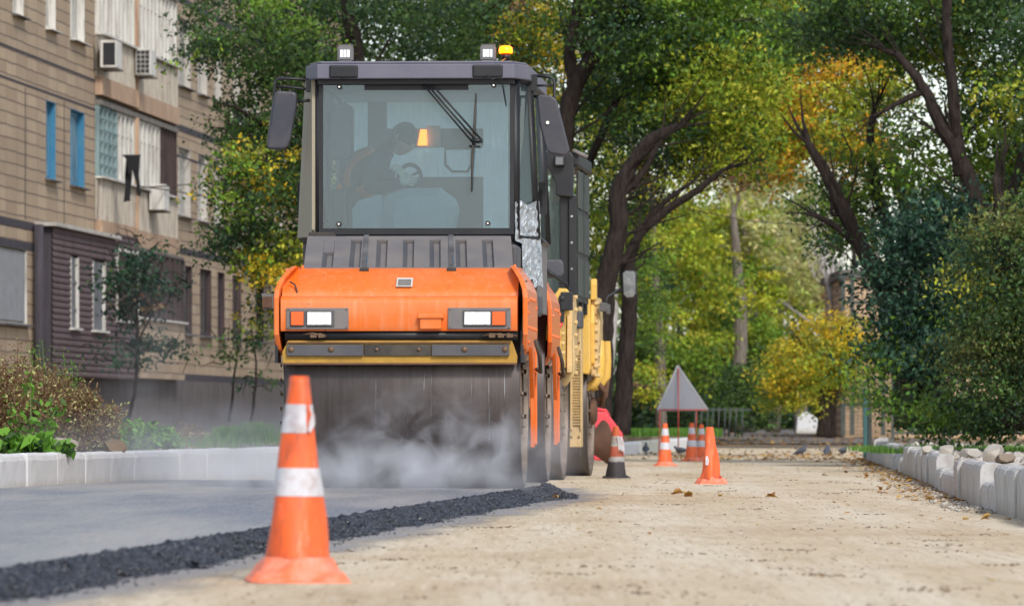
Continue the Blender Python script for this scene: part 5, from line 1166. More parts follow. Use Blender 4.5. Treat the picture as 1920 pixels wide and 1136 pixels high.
# left trees behind the roller
tree((690,80,.25),'big dark green tree with yellowing lower branches between the building and the orange roller',
 [([(690,800,80),(685,560,80),(700,330,80),(670,120,80),(640,-60,80)],[.24,.2,.17,.13,.08]),([(690,520,80),(610,380,79),(520,260,78),(440,200,77)],[.12,.08,.05,.02]),([(700,330,80),(600,180,79),(480,60,78)],[.1,.07,.02])],
 [B(650,-60,330,150,80,2.2,9000,'dg',mix=('br',.06)),B(480,70,130,90,78,1.5,4200,'dg',mix=('g',.25)),B(560,190,130,100,79,1.6,5200,'dg',mix=('g',.15)),B(480,300,90,90,78,1.0,3200,'dg',mix=('y',.25)),
  B(520,400,110,100,78,1.2,4400,'dg',mix=('y',.15)),B(450,460,60,60,78,.8,1700,'dg',mix=('g',.3)),B(530,490,70,60,78,.8,1700,'yg',mix=('y',.5)),B(600,330,90,150,79,1.2,5200,'dg',mix=('y',.06)),B(560,500,60,50,79,.8,1100,'dg',mix=('y',.4)),B(680,60,200,110,82,1.6,8000,'dg',mix=('g',.1)),B(440,350,45,60,77,.6,700,'g'),B(410,100,60,50,77,.6,900,'dg',mix=('g',.3)),B(520,570,50,50,79,.7,600,'dg',mix=('y',.3))],1,twigs=60)
tree((980,84,.25),'dark leafy tree directly behind the roof beacon of the orange roller',
 [([(985,800,84),(980,500,84),(975,250,84),(968,60,84),(972,-80,84)],[.2,.18,.15,.12,.09]),([(972,150,84),(1010,60,84),(1040,-30,84)],[.07,.05,.02])],
 [B(850,10,170,110,85,1.8,8000,'dg',mix=('g',.12)),B(950,80,130,100,83,1.3,4200,'dg',mix=('br',.1)),B(1010,60,70,60,83,1.0,1800,'yg',mix=('y',.55)),B(1030,140,50,60,83,.8,900,'y',mix=('o',.3)),B(820,260,200,180,87,1.5,8000,'dg',mix=('g',.1)),B(1110,320,60,120,86,1.2,2600,'yg',mix=('dg',.4)),B(960,450,160,180,87,1.5,5200,'dg')],2,twigs=40)
tree((1075,76,.2),'leaning dark trunk forking twice behind the black roller cab',
 [([(1010,800,76),(1030,560,76),(1050,350,76),(1062,220,76),(1085,150,76),(1130,80,76),(1185,0,76),(1230,-60,76)],[.17,.16,.15,.13,.12,.1,.07,.04]),([(1075,165,76),(1068,100,76),(1082,20,76),(1090,-60,76)],[.09,.08,.07,.04]),([(1100,320,77),(1150,200,77),(1200,110,77),(1220,40,77)],[.06,.055,.04,.02])],
 [B(1150,-40,150,90,76,1.6,5200,'dg',mix=('yg',.3)),B(1120,60,110,60,77,1.2,2600,'dg',mix=('g',.4)),B(1180,140,90,90,79,1.2,3400,'dg',mix=('g',.3)),B(1120,260,60,110,79,1.0,2400,'dg',mix=('yg',.4)),B(1110,440,45,110,79,.8,1700,'yg',mix=('dg',.4))],3,twigs=50)
tree((1150,74,.15),'thick dark twin trunked tree with arching limbs right of the yellow roller',
 [([(1118,812,74),(1128,700,74),(1130,600,74),(1138,520,74),(1160,430,74),(1158,370,74),(1185,310,74),(1222,262,74),(1280,235,74)],[.19,.16,.15,.15,.13,.12,.10,.085,.04]),
  ([(1165,815,74.5),(1172,700,74.5),(1180,580,74.5),(1178,500,74.5),(1200,440,74.5),(1250,395,74.5),(1310,355,74.5),(1356,318,74.5)],[.13,.115,.11,.10,.065,.055,.05,.03]),
  ([(1180,490,74.5),(1210,420,74.7),(1245,380,74.7),(1300,340,74.8)],[.05,.045,.04,.02]),([(1138,520,74),(1175,480,74.2),(1200,430,74.4)],[.06,.05,.03]),([(1160,370,74),(1200,330,74),(1240,260,74)],[.06,.05,.03])],
 [B(1240,60,160,110,76,1.6,9000,'g',mix=('dg',.5)),B(1330,150,140,110,76,1.6,9000,'g',mix=('yg',.5)),B(1270,240,120,90,76,1.2,5200,'dg',mix=('yg',.3)),B(1380,260,90,70,76,1.2,3000,'yg',mix=('g',.4)),B(1330,300,100,50,76,1.0,2200,'yg',mix=('dg',.5)),B(1200,360,50,60,77,.8,1100,'dg',mix=('y',.2)),B(1360,-40,170,80,76,1.6,5200,'g',mix=('yg',.3)),B(1375,370,14,40,75,.3,110,'br'),B(1150,480,60,80,80,.8,1300,'g',mix=('yg',.5))],4,twigs=70)
tree((1168,104,.2),'yellow green tree closing the upper gap behind the arching limbs',
 [([(1168,812,104),(1172,600,104),(1215,300,104),(1280,60,104)],[.1,.09,.08,.06])],
 [B(1250,40,120,120,104,2,4200,'g',leaf=.1,mix=('dg',.4),clump=.35),B(1400,60,120,120,104,2,4600,'yg',leaf=.1,mix=('g',.5),clump=.35),B(1320,200,120,90,104,2,4200,'g',leaf=.1,mix=('yg',.5),clump=.35),B(1420,250,90,70,104,1.6,2600,'yg',leaf=.1,mix=('y',.3),clump=.3),B(1480,110,90,90,104,1.6,2600,'yg',leaf=.1,mix=('dg',.4),clump=.35),B(1170,150,90,160,104,2,4200,'dg',leaf=.1,mix=('g',.4),clump=.35),B(1540,30,110,80,104,2,2600,'g',leaf=.1,mix=('dg',.4),clump=.35)],33)
tree((1480,88,.1),'tree with orange and yellow autumn leaves over the middle of the road',
 [([(1700,800,88),(1720,560,88),(1700,380,88),(1640,250,88),(1560,150,88),(1500,60,88)],[.2,.18,.14,.1,.07,.04]),([(1640,250,88),(1580,300,87),(1500,250,87)],[.07,.05,.03])],
 [B(1535,235,100,75,85,1.5,6500,'o',mix=('yg',.62)),B(1440,210,100,75,85,1.4,6000,'yg',mix=('o',.4)),B(1610,160,90,55,85,1.3,4200,'yg',mix=('o',.5)),B(1600,270,60,40,85,.8,1500,'o',mix=('y',.4)),B(1570,330,45,28,85,.8,600,'o',mix=('g',.4)),B(1380,170,90,80,84,1.2,4000,'yg',mix=('y',.25)),B(1450,310,70,45,85,.9,2200,'yg',mix=('o',.5)),B(1640,70,110,45,86,1,3000,'g',mix=('ol',.4)),B(1560,60,160,90,86,1.4,4600,'g',mix=('dg',.5)),B(1470,60,90,90,88,1.4,3200,'dg',mix=('g',.4))],5,twigs=50)
tree((1665,72,.25),'dark right hand tree whose three bare limbs reach up left over the green post',
 [([(1700,800,72),(1690,640,72),(1660,555,72),(1625,480,72),(1585,400,72),(1550,330,72),(1515,268,72)],[.16,.14,.13,.11,.095,.08,.05]),([(1668,450,73),(1648,370,73),(1634,310,73),(1632,250,73),(1640,205,73)],[.06,.07,.065,.05,.03]),([(1700,620,73),(1672,500,73),(1668,450,73)],[.07,.065,.06]),([(1625,480,72),(1590,445,72),(1560,420,72),(1530,405,72)],[.055,.045,.04,.035]),([(1585,400,72),(1560,400,72),(1562,370,72)],[.04,.03,.02])],
 [B(1600,400,60,50,73,.7,800,'g',mix=('dg',.5)),B(1650,340,70,50,73,.8,900,'dg',mix=('g',.5)),B(1560,470,30,30,72,.4,300,'dg'),B(1600,430,60,34,73,.7,900,'g',mix=('dg',.5)),B(1545,370,40,40,73,.6,500,'g',mix=('dg',.3)),B(1610,300,60,40,73,.7,600,'yg',mix=('g',.5))],6,twigs=30)
tree((1850,70,.25),'tall leaning tree at the right edge with dense green canopy',
 [([(1960,800,70),(1930,620,70),(1860,440,70),(1800,300,70),(1765,235,70),(1735,170,70),(1690,110,70),(1660,95,70)],[.17,.15,.12,.1,.09,.07,.05,.03]),([(1800,330,70),(1790,200,70),(1775,60,70),(1780,-60,70)],[.09,.075,.06,.05]),([(1735,170,70),(1700,185,70),(1655,210,70)],[.045,.04,.025]),([(1900,520,70),(1895,380,70),(1930,260,70)],[.09,.08,.06])],
 [B(1700,30,190,80,72,1.6,11000,'dg',mix=('g',.35)),B(1860,60,130,120,72,1.5,7000,'dg',mix=('yg',.25)),B(1880,230,90,110,71,1.3,4600,'g',mix=('dg',.5)),B(1750,110,80,40,73,1.1,900,'g',mix=('dg',.4)),B(1900,380,90,90,71,1.2,4600,'dg',mix=('yg',.4)),B(1700,350,50,50,73,.9,500,'g',mix=('dg',.5)),B(1800,390,80,70,72,1.0,2600,'dg',mix=('g',.4)),B(1840,-60,200,80,72,1.6,4500,'dg'),B(1660,190,50,60,74,.8,600,'g',mix=('y',.3)),B(1950,180,80,200,70,1.5,4000,'dg',mix=('yg',.3)),B(1810,260,40,50,71,.7,400,'g'),B(1715,265,50,70,71,.8,1000,'g',mix=('ol',.4)),B(1765,330,40,40,71,.7,450,'g')],7,twigs=60)
tree((1735,68,.2),'dense bluish green bushy tree right of the green post',
 [([(1745,800,68),(1750,640,68),(1740,500,68)],[.12,.1,.05]),([(1745,700,68),(1800,560,68)],[.07,.03]),([(1735,740,68),(1705,620,68),(1710,500,68)],[.08,.06,.03])],
 [B(1735,440,62,60,68,.8,2600,'bg'),B(1705,540,72,70,68,.9,3600,'bg'),B(1755,640,70,90,68,1.0,4200,'bg'),B(1680,640,45,50,68,.6,1700,'bg',mix=('g',.15)),B(1800,560,50,110,68.5,.9,3400,'bg'),B(1655,500,16,14,67.6,.3,120,'bg'),B(1655,690,32,40,67.6,.4,700,'bg',mix=('g',.4)),B(1790,400,34,34,68,.5,500,'bg'),B(1690,455,40,30,67.8,.5,700,'bg'),B(1760,770,75,40,68,.8,2600,'dg'),B(1660,760,30,16,67.7,.4,220,'g')],8)
tree((1880,60,.2),'olive green tree filling the right edge above the kerb',
 [([(1900,800,60),(1895,640,60),(1880,480,60),(1870,330,60)],[.14,.12,.09,.05])],
 [B(1890,490,75,110,60,1.0,5000,'ol',mix=('dg',.45),leaf=.055),B(1885,600,85,90,60,1.0,5000,'ol',mix=('dg',.5),leaf=.055),B(1900,720,90,80,60,1.0,5200,'dg',mix=('ol',.4),leaf=.055),B(1822,545,26,40,60,.5,600,'ol',mix=('yg',.4),leaf=.055),B(1835,640,30,50,60,.5,900,'ol',leaf=.055),B(1950,560,60,220,60,1.2,4000,'dg'),B(1850,780,130,25,61,.8,2600,'dg',mix=('g',.2))],9)
# mid background
tree((1570,112,.1),'round golden yellow shrub with a short dark trunk in the background',
 [([(1540,818,112),(1542,760,112),(1530,700,112),(1505,650,112)],[.1,.1,.07,.03]),([(1556,818,112.3),(1562,740,112),(1590,690,112)],[.14,.1,.04]),([(1548,818,112),(1552,720,112),(1558,650,112)],[.1,.07,.03])],
 [B(1540,670,80,60,112,1.2,4200,'y',mix=('yg',.5)),B(1490,690,60,60,112,1.0,2600,'yg',mix=('y',.5)),B(1590,650,45,50,112,.9,2200,'y',mix=('yg',.3)),B(1520,740,60,40,112,.9,1500,'yg',mix=('y',.3)),B(1580,620,30,40,112,.5,700,'y'),B(1545,620,40,30,112,.5,700,'y'),B(1470,740,50,40,112.5,.8,1300,'yg',mix=('dg',.4)),B(1600,730,40,50,113,.8,900,'yg',mix=('dg',.4))],10,cat='shrub',name='shrub',twigs=30)
def bgt(seed,px,D,lab,blobs,limbs=None,bark='greybark',**k): return tree((px,D,.3),lab,limbs or [([(px,810,D),(px+8,600,D),(px-5,400,D)],[.2,.16,.06])],blobs,seed,bark=bark,**k)
bgt(11,1240,120,'yellow green tree with pale grey trunk just behind the triangular sign',
 [B(1270,480,70,90,120,1.5,3600,'yg',leaf=.11,clump=.3),B(1330,540,70,100,122,1.5,3600,'yg',leaf=.11,mix=('g',.3),clump=.3),B(1240,640,60,80,119,1.2,2600,'g',leaf=.11,mix=('yg',.4),clump=.3),B(1260,380,60,60,121,1.4,1700,'yg',leaf=.11,mix=('y',.3)),B(1300,660,60,60,120,1.2,1800,'g',leaf=.11,mix=('yg',.5)),B(1210,560,50,90,118,1.2,1800,'g',leaf=.10,mix=('dg',.4)),B(1215,720,35,50,117,1,900,'yg',leaf=.1,mix=('br',.3))],
 [([(1240,812,118),(1238,680,118),(1228,520,118),(1225,380,118)],[.13,.12,.09,.04])],twigs=20)
bgt(12,1190,98,'slender pale trunk seen between the dark twin trunks and the sign',[B(1215,470,35,60,98,.8,900,'g',mix=('yg',.3)),B(1225,600,30,60,98,.8,900,'g',mix=('dg',.3))],[([(1136,812,98),(1142,740,98),(1152,600,98),(1158,450,98)],[.06,.055,.05,.03])],bark='palebark')
bgt(13,1400,128,'tall yellow green tree in the middle distance left of the willow',
 [B(1380,440,70,80,128,1.5,3400,'yg',leaf=.12,clump=.32,mix=('w',.4)),B(1400,560,70,80,128,1.5,3200,'yg',leaf=.12,mix=('g',.4),clump=.3),B(1350,620,60,60,127,1.3,2000,'g',leaf=.12,mix=('yg',.4)),B(1420,650,60,60,127,1.3,2200,'g',leaf=.12,mix=('yg',.3))],twigs=20)
bgt(14,1450,150,'pale drooping willow like tree rising behind the golden shrub',
 [B(1450,390,100,100,146,2,5200,'w',leaf=.16,aspect=.2,droop=.8,clump=.4),B(1400,330,60,60,150,1.6,1700,'w',leaf=.16,aspect=.2,droop=.8,mix=('yg',.3)),B(1490,470,70,90,150,2,2600,'w',leaf=.16,aspect=.2,droop=.8,mix=('yg',.2)),B(1440,500,80,80,151,2,2200,'w',leaf=.16,aspect=.25,mix=('yg',.4)),B(1480,580,60,60,150,1.6,1300,'w',leaf=.15,mix=('yg',.5)),B(1430,300,50,40,150,1.4,800,'w',leaf=.16,aspect=.2)],twigs=25)
# bare white branched tree
def birch():
    D=140; L_=[([(1560,640,D),(1556,560,D),(1548,470,D),(1545,400,D)],[.07,.06,.045,.02]),([(1580,610,D),(1572,560,D),(1560,520,D),(1568,440,D),(1560,360,D)],[.05,.045,.04,.03,.01]),([(1556,560,D),(1543,500,D),(1535,430,D)],[.035,.03,.012]),([(1548,470,D),(1562,430,D),(1570,390,D)],[.03,.02,.01]),([(1560,640,D),(1550,720,D),(1552,810,D)],[.075,.08,.1]),([(1545,470,D),(1530,440,D),(1520,410,D)],[.02,.015,.008]),([(1540,620,D),(1500,590,D),(1478,575,D)],[.04,.03,.015]),([(1560,520,D),(1578,480,D),(1585,430,D)],[.02,.014,.006])]
    for _ in range(60):
        x=random.uniform(1520,1590);y=random.uniform(400,560); L_.append(([(x,y,D),(x+jit(12),y-18,D+jit(.3)),(x+jit(24),y-38,D+jit(.5))],[.014,.009,.004]))
    return tree((1560,D,.6),'bare white branched tree standing behind the golden shrub',L_,None,15,bark='palebark')
birch()
bgt(16,1500,160,'reddish brown leafed tree left of the bare white tree',[B(1500,540,50,70,160,1.6,1500,'br',leaf=.16),B(1520,470,40,70,160,1.6,1100,'br',leaf=.16),B(1560,560,40,70,161,1.6,900,'br',leaf=.16)],twigs=30)
bgt(17,1380,125,'low dark green thicket behind the banded cones',[B(1380,740,60,50,124,1.2,2600,'dg',leaf=.10),B(1330,750,50,40,123,1.0,1800,'dg',leaf=.10),B(1440,700,50,60,126,1.2,2000,'dg',leaf=.11,mix=('g',.4)),B(1400,780,50,25,123,.8,1100,'dg',leaf=.10),B(1290,770,40,40,121,.8,900,'dg')],cat='shrub',name='shrub')
bgt(18,1640,150,'pale green tree behind the bluish bushy tree',[B(1620,700,40,60,140,1.2,1200,'w',leaf=.14,mix=('dg',.4)),],twigs=10)
# slim tree in front of the building and shrubs by its plinth
tree((540/2+0,88,.3),'small dark leaved sapling in front of the maroon siding bay',
 [([(238,790,88),(252,740,88),(258,660,88),(256,560,88),(250,480,88)],[.035,.03,.025,.02,.008]),([(258,640,88),(290,580,88),(320,540,88)],[.018,.012,.006]),([(256,560,88),(215,540,88),(190,530,88)],[.015,.01,.005]),([(258,660,88),(300,650,88),(330,640,88)],[.012,.01,.005])],
 [B(255,500,45,40,88,.5,700,'bg',leaf=.09),B(215,535,30,18,88,.4,260,'dg',leaf=.09),B(300,545,35,20,88,.4,380,'bg',leaf=.09),B(262,580,35,30,88,.4,380,'bg',leaf=.09,mix=('br',.3)),B(255,655,40,30,88,.4,420,'bg',leaf=.09),B(315,655,30,16,88,.4,240,'bg',leaf=.09)],19,twigs=30)
tree((460,100,.3),'thin green saplings by the wall left of the roller',
 [([(430,790,100),(440,700,100),(450,620,100)],[.03,.02,.01]),([(470,790,100),(480,700,100),(470,600,100)],[.03,.02,.01])],
 [B(440,640,45,40,100,.6,200,'dg',leaf=.09,nper=22),B(490,620,30,45,100,.6,220,'dg',leaf=.09,nper=22,mix=('yg',.2)),B(480,700,40,30,100,.6,110,'dg',leaf=.09,nper=22)],20,twigs=24)
# far wood backdrop mass
c=Crown(30)
for i in range(95):
    px=random.uniform(-100,2060); D=random.uniform(185,235)
    top=400
    if 1470<px<1640: top=640
    elif 1490<px<1800: top=500
    elif px>=1800: top=380
    elif px>1180: top=330
    else: top=-80
    y=random.uniform(top,790); s_=random.uniform(60,110); c.blob(px,max(y,top+s_*.7),s_,s_*.8,D,3,1000,random.choice(['dg','dg','g','yg','w'] if px>1180 else ['dg','dg','bg']),leaf=.30,clump=.9)
for i in range(40):
    px=random.uniform(1150,2060); c.blob(px,random.uniform(700,790),90,60,random.uniform(170,185),3,900,random.choice(['dg','bg','dg']),leaf=.26,clump=.7)
tag(c.build('far_wood',None),'blurred green wood closing the view far behind everything','far wood',kind='stuff')
mb=MB()
for i in range(46):
    px=random.uniform(1180,1900); D=random.uniform(165,190); h=random.uniform(3,8); x=GX(px,D); mb.tube([(x,D,.3),(x+jit(.3),D,h*.5),(x+jit(.6),D,h)],[.16,.12,.05],6)
tag(mb.build('far_trunks',M['bark']),'dim dark trunks within the far wood','tree trunks',kind='stuff')
# ------------------------------------------------------------------ weeds and grasses left
def weed(px,D,z,h,w,label,kind,seed,n=14,group=None,cat='weed',name='weed'):
    r=np.random.default_rng(seed); rr=random.Random(seed); root=empty(name,(GX(px,D),D,z)); tag(root,label,cat,group)
    st=MB(); C=[];S=[];K=[];A=[]
    for i in range(n):
        a=rr.uniform(0,6.28); q=w*rr.random()**.6; hh=h*rr.uniform(.6,1.0)*(1-.35*q/max(w,.01)); tx,ty=math.cos(a)*q,math.sin(a)*q*.8
        b0=Vector((tx*.25,ty*.25,0)); b1=Vector((tx*.6,ty*.6,hh*.55)); b2=Vector((tx,ty,hh)); st.tube([b0,b1,b2],[.006,.005,.002],5,False)
        m_={'dry':120,'feather':150,'broad':16,'grass':0,'leafy':46}[kind]
        for k in range(m_):
            t=rr.uniform(.15 if kind!='feather' else .25,1); p=(b0*(1-t)**2+b1*2*t*(1-t)+b2*t*t); sp={'dry':.07,'feather':.10,'broad':.06,'leafy':.07}[kind]*(1.3-t*.8)
            C.append(p+Vector((rr.gauss(0,sp),rr.gauss(0,sp),rr.gauss(0,sp*.7)))); S.append({'dry':.028,'feather':.030,'broad':.14,'leafy':.06}[kind]*rr.uniform(.6,1.4)); A.append({'dry':.5,'feather':.25,'broad':.5,'leafy':.5}[kind])
            pal={'dry':'br','feather':'lg','broad':'lg','leafy':'lg'}[kind] if rr.random()<.8 else ('dg' if kind!='dry' else 'w'); K.append(pick(pal,1,r)[0])
    st.build('stems',M['twig'] if kind=='dry' else M['greenstem'],root)
    if C:
        c=Crown(seed); c.C=[np.array([tuple(v) for v in C])+np.array(root.location)]; c.S=[np.array(S)]; c.K=[np.array(K)]; c.A=[np.array(A)]; c.build('leaves',root,hang=0)
    return root
M['greenstem']=plain('green_stem',L(96,124,58),.6)
k=0
for i,(px,D,h,w,lab) in enumerate([(30,46,.95,.50,'tall reddish brown dry bush at the left edge'),(95,45,.80,.42,'reddish brown dry bush left of the green clump, in front of the siding'),(150,44.5,.58,.34,'lowest reddish brown dry bush, rightmost of the brown bushes'),(-25,44,.95,.4,'brown dry bush cut by the left picture edge')]):
    weed(px,D,.29,h,w,lab,'dry',40+i,84,'dry bushes on the left bank','bush','dry_bush')
weed(95,48,.29,1.22,.30,'tall feathery bright green weed in front of the drainpipe','feather',50,7)
weed(135,47,.29,1.10,.26,'feathery green weed arching in front of the shuttered windows','feather',51,5)
weed(5,47,.29,.90,.22,'light green weed above the brown bushes at the left edge','leafy',52,6)
weed(60,43,.29,.80,.22,'leafy green weed growing through the brown bushes','leafy',53,4)
weed(30,41.8,.29,.17,.26,'broad leaved bright green plant at the kerb, far left','broad',54,12,None,'plant','broadleaf_plant')
weed(85,41.6,.29,.15,.22,'broad leaved bright green plant at the kerb beside the concrete chunk','broad',55,10,None,'plant','broadleaf_plant')
for i,(px,D,h,w,lab) in enumerate([(215,47,.26,.22,'low green weed clump left of the steam'),(255,48,.30,.26,'low green weed clump with yellow flowers in the middle of the bank'),(295,48.5,.22,.22,'low green weed clump right of the flowering one'),(175,45,.25,.15,'small yellowish weed clump at the foot of the brown bush')]):
    weed(px,D,.29,h,w,lab,'leafy',60+i,34,'green weed clumps on the left bank')
weed(355,60,.29,.32,.16,'dry straw coloured weed stalk standing alone on the soil','dry',66,5)
def tuft(px,D,z,h,w,n,lab,seed,cat='grass tuft',name='grass_tuft',kind=None,spread=None,group=None):
    r=np.random.default_rng(seed); C=r.normal(size=(n,2))*.5*w if spread is None else np.stack([r.uniform(-spread[0],spread[0],n),r.uniform(-spread[1],spread[1],n)],1)
    H=h*r.uniform(.5,1.1,n); a=r.uniform(0,6.28,n); le=r.uniform(.1,.5,n)*H; wd=.004+.004*r.random(n); P0=np.stack([C[:,0],C[:,1],np.zeros(n)],1)
    dx=np.stack([np.cos(a),np.sin(a),0*a],1); side=np.stack([np.sin(a),-np.cos(a),0*a],1)*wd[:,None]
    P1_=P0+dx*(le*.3)[:,None]+np.array([0,0,1.])*(H*.6)[:,None]; P2_=P0+dx*le[:,None]+np.array([0,0,1.])*H[:,None]
    V=np.stack([P0-side,P0+side,P1_+side*.8,P1_-side*.8,P2_+side*.1,P2_-side*.1],1).reshape(-1,3); b_=(np.arange(n)*6)[:,None]
    Fq=np.concatenate([np.array([[0,1,2,3]])+b_,np.array([[3,2,4,5]])+b_]); K=np.repeat(pick('lg',n,r)*r.uniform(.6,1.1,(n,1)),6,0)
    o=npmesh(name,V,Fq,M['leaf'],None,K); o.location=(GX(px,D),D,z); tag(o,lab,cat,group,kind); return o
tuft(432,66,.29,.20,.20,900,'round green grass tuft, left one of the pair beside the roller drum',70,group='grass tufts beside the roller'); tuft(482,66,.29,.24,.20,1000,'taller green grass tuft, right one of the pair beside the roller drum',71,group='grass tufts beside the roller')
tuft(460,60,.29,.10,.2,60,'pale wide bladed plant in front of the grass tufts',72)
tuft(1245,98,.28,.14,1,9000,'strip of bright green grass behind the far kerb',73,cat='grass',name='grass',kind='stuff',spread=(.9,3))
tuft(1880,64,.2,.08,1,3500,'sparse dark grass along the verge under the right trees',74,cat='grass',name='grass',kind='stuff',spread=(1.6,3.5))
tuft(100,60,.29,.10,1,2500,'sparse grass on the soil before the building',75,cat='grass',name='grass',kind='stuff',spread=(2.5,12))
# small bank things
def chunk(px,py,D,s,lab,mat='rubble',nm='concrete_chunk',cat='concrete chunk',group=None):
    p=W(px,py,D); r_=random.Random(int(px*7)); mb=MB(); n=6; vs=[];fs=[]
    for i in range(n):
        for j in range(n):
            for k in range(n):
                if 0<i<n-1 and 0<j<n-1 and 0<k<n-1: continue
                u,v,w_=[2*q/(n-1)-1 for q in(i,j,k)]; cut=.82 if abs(u)+abs(v)+abs(w_)>2.3 else 1
                vs.append(Vector((u*1.1*cut,v*.8*cut,w_*.55*cut+.22*u*math.sin(px)))*s*(1+r_.uniform(-.09,.09)))
    import bmesh
    bm=bmesh.new(); [bm.verts.new(v) for v in vs]; bmesh.ops.convex_hull(bm,input=bm.verts); me=bpy.data.meshes.new(nm); bm.to_mesh(me); bm.free(); me.materials.append(M[mat]); o=bpy.data.objects.new(nm,me); COL.objects.link(o)
    o.location=p; o.rotation_euler=(r_.uniform(-.2,.2),r_.uniform(-.25,.25),r_.uniform(0,3)); tag(o,lab,cat,group); return o
chunk(120,833,42,.075,'flat grey concrete chunk on the bank, largest, right of the broad leaved plants'); chunk(40,838,42,.10,'brown clod of soil at the kerb on the far left',mat='pebble',nm='clod',cat='clod'); chunk(215,838,44,.085,'brown clod of soil beside the weed clump',mat='pebble',nm='clod',cat='clod'); chunk(75,842,42,.05,'small stone between clod and concrete chunk at the kerb')
for i,(px,py,D,s) in enumerate([(1738,840,50,.10),(1775,842,47,.13),(1820,845,45,.12),(1862,846,42,.14),(1885,856,40,.10),(1756,848,49,.08)]):
    chunk(px,py+4,D,s*.52,['angular white rubble block behind the right kerb, farthest of the row','pale rubble block, second behind the right kerb','broken slab leaning behind the right kerb, middle of the row','large broken slab behind the right kerb near the right edge','grey rubble lump nearest the right edge','small low rubble block between the two farthest blocks'][i],group='rubble blocks behind the right kerb',mat='kerb_worn' if i%2 else 'rubble')
MB_=MB().lathe([(0,0),(.03,0),(.028,.09),(.012,.12),(0,.12)],12); MB_.tube([(-.03,0,.05),(-.04,0,.16),(0,0,.22),(.04,0,.16),(.03,0,.05)],.004,5)
o=MB_.build('toy_bucket',plain('purple_plastic',L(120,60,116),.5)); p=W(362,806,55); o.location=(p.x,p.y,.30); o.scale=(.55,.55,.55); tag(o,'tiny purple bucket with a handle lying on the soil by the dry stalk','bucket')
# ------------------------------------------------------------------ right side things
D=78; r=empty('fence_post',(GX(1626,D),D,.1)); tag(r,'teal square metal post at the end of the right kerb','post'); s=D/F
MB().box(-.055,.0,-.05,.05,-.05,.56-.1+(787-727)*s).build('post',M['teal'],r,bevel=.005); MB().box(.004,.06,-.04,.06,-.05,.56-.1+(787-738)*s).build('gate_edge',M['darkgreen'],r,bevel=.005)
D=104; r=empty('mesh_fence',(GX(1640,D),D,.2)); tag(r,'dark green mesh fence panels between the post and the trees','fence')
mb=MB(); 
for k in range(7): mb.box(.3+k*2.2,.36+k*2.2,-.03,.03,0,1.7)
mb.box(.3,13.6,-.02,.02,1.62,1.68); mb.box(.3,13.6,-.02,.02,.1,.15); mb.build('frame',M['darkgreen'],r); mb=MB()
for k in range(130): mb.box(.35+k*.1,.358+k*.1,-.004,.004,.1,1.65)
mb.build('mesh',M['darkgreen'],r)
D=135; r=empty('brick_building',(GX(1585,D),D,.4)); tag(r,'beige brick building behind a dark green cage frame, right of the bare tree','building'); s=D/F
zt_=CAMH+(HOR-512)*s-.4
m=N('beige_brick'); co=m.co(); sp=m.n('ShaderNodeSeparateXYZ',{0:co}); v=m.n('ShaderNodeCombineXYZ',{0:sp.outputs[0],1:sp.outputs[2]}).outputs[0]
bk=m.n('ShaderNodeTexBrick',{'Vector':v,'Color1':L(206,176,142),'Color2':L(188,158,126),'Mortar':L(150,130,110),'Scale':1,'Mortar Size':.01,'Brick Width':.3,'Row Height':.09}); M['bbrick']=m.surf(m.pbr(bk.outputs[0],.85))
MB().box(0,14,.6,9,-.5,zt_-.1).build('wall',M['bbrick'],r); MB().box(-.1,14.1,.5,9.1,zt_-.1,zt_+.1).build('roof',M['concrete'],r)
r=empty('sports_cage',(GX(1580,133),133,.4)); tag(r,'dark metal cage frame with horizontal rails and fine bars before the beige building','cage'); mb=MB(); s=133/F
def zc(py): return CAMH+(HOR-py)*s-.4
for px in(1580,1597,1655,1712,1770): x=(px-1580)*s; mb.box(x-.04,x+.06,-.05,.05,-.2,zc(512))
for py in(514,567,605,640,758): mb.box(0,2.6,-.04,.04,zc(py)-.04,zc(py)+.04)
mb.build('frame',M['darkgreen'],r); mb=MB()
for k in range(24): mb.box(.25+k*.1,.262+k*.1,-.01,.01,0,zc(512))
mb.build('bars',M['darkgreen'],r)
D=125; r=empty('concrete_block',(GX(1511,D),D,.25)); s=D/F; tag(r,'white wedge shaped concrete block left of the golden shrub trunk','concrete block')
fixn(MB().prism([(-.24,0),(.26,0),(.26,.32),(.02,.50),(-.20,.40)],'xz',-.3,.3).build('block',M['kerb'],r,bevel=.03))
D=118; r=empty('low_fence',(GX(1400,D),D,.2)); tag(r,'low green metal fence below the dark thicket','fence'); s=D/F; mb=MB()
for k in range(9): mb.tube([(-1.1+k*.12+ (k%3)*.02,0,0),(-1.05+k*.12,0,.62)],.018,6)
mb.box(-1.15,.1,-.01,.01,.55,.59); mb.build('frame',M['darkgreen'],r)
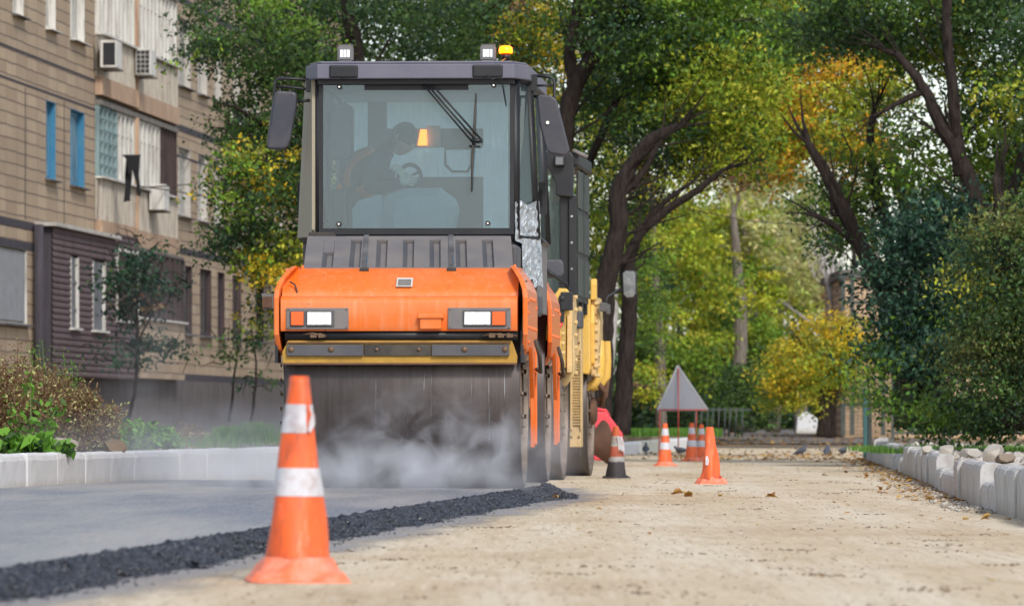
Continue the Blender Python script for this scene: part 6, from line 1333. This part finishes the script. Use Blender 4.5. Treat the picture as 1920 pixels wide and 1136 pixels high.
# overhead cable
o=MB().tube([W(1290,392,115),W(1400,414,115),W(1540,424,115),W(1700,420,115)],.012,5).build('overhead_cable',M['rubber']); tag(o,'thin dark cable hanging across the street below the canopy','cable')
P=[];S=[]
for _ in range(1800):
    y=112+40*random.random()**1.5; P.append((random.uniform(1,12),y,.06+.004*max(0,y-112))); S.append(random.uniform(.02,.07))
tag(leafchips('park_leaves',P,S,M['litter']),'fallen leaves over the far park ground beyond the junction','fallen leaves',kind='stuff')
# ================================================================== steam
def steam(name,c,half,dens,scale,thr,lab,stretch=(1,1,1)):
    m=N(name+'_volume'); co=m.co(); n=m.noise(m.map(co,stretch),scale,6,.6,.8)
    v=m.n('ShaderNodeVectorMath',{0:co,1:(1/half[0],1/half[1],1/half[2])},operation='MULTIPLY').outputs[0]
    ln=m.n('ShaderNodeVectorMath',{0:v},operation='LENGTH').outputs['Value']
    fall=m.math('POWER',m.math('SUBTRACT',1.,ln,True),1.3)
    d=m.math('MULTIPLY',m.math('MULTIPLY',m.ramp(n,[(thr,0.),(min(.95,thr+.3),1.)]),fall),dens)
    pv=m.n('ShaderNodeVolumePrincipled',{'Color':(.93,.95,1,1),'Density':d,'Anisotropy':.2}).outputs[0]; m.t.links.new(pv,m.out.inputs['Volume'])
    mb=MB(); mb.ball((0,0,0),tuple(h*1.0 for h in half),24,14); o=mb.build('steam',m.m); o.location=c; tag(o,lab,'steam',kind='stuff'); return o
p=W(830,850,38.45); steam('steam_drum',(p.x,38.5,.32),(1.05,.45,.58),10,3.9,.49,'white steam billowing in front of the front drum')
p=W(640,900,38.2); steam('steam_low',(p.x,38.6,.2),(1.6,1.0,.24),7,3.2,.42,'low white steam drifting over the hot asphalt')
p=W(440,880,45); steam('steam_kerb',(p.x,44.,.34),(2.1,3.4,.42),.9,2.2,.42,'thin steam drifting along the left kerb')
p=W(285,680,60); steam('steam_wall',(p.x,60,1.2),(.7,1.2,1.2),.42,2.2,.44,'faint steam plume rising before the building')
p=W(760,740,38.6); steam('steam_upper',(p.x,38.6,.75),(.8,.22,.30),.9,4.0,.52,'wisps of steam curling up the drum face')
p=W(1030,860,41); steam('steam_side',(p.x+.02,41.5,.35),(.3,2.0,.42),.6,3.0,.42,'thin steam beside the right edge of the drums')
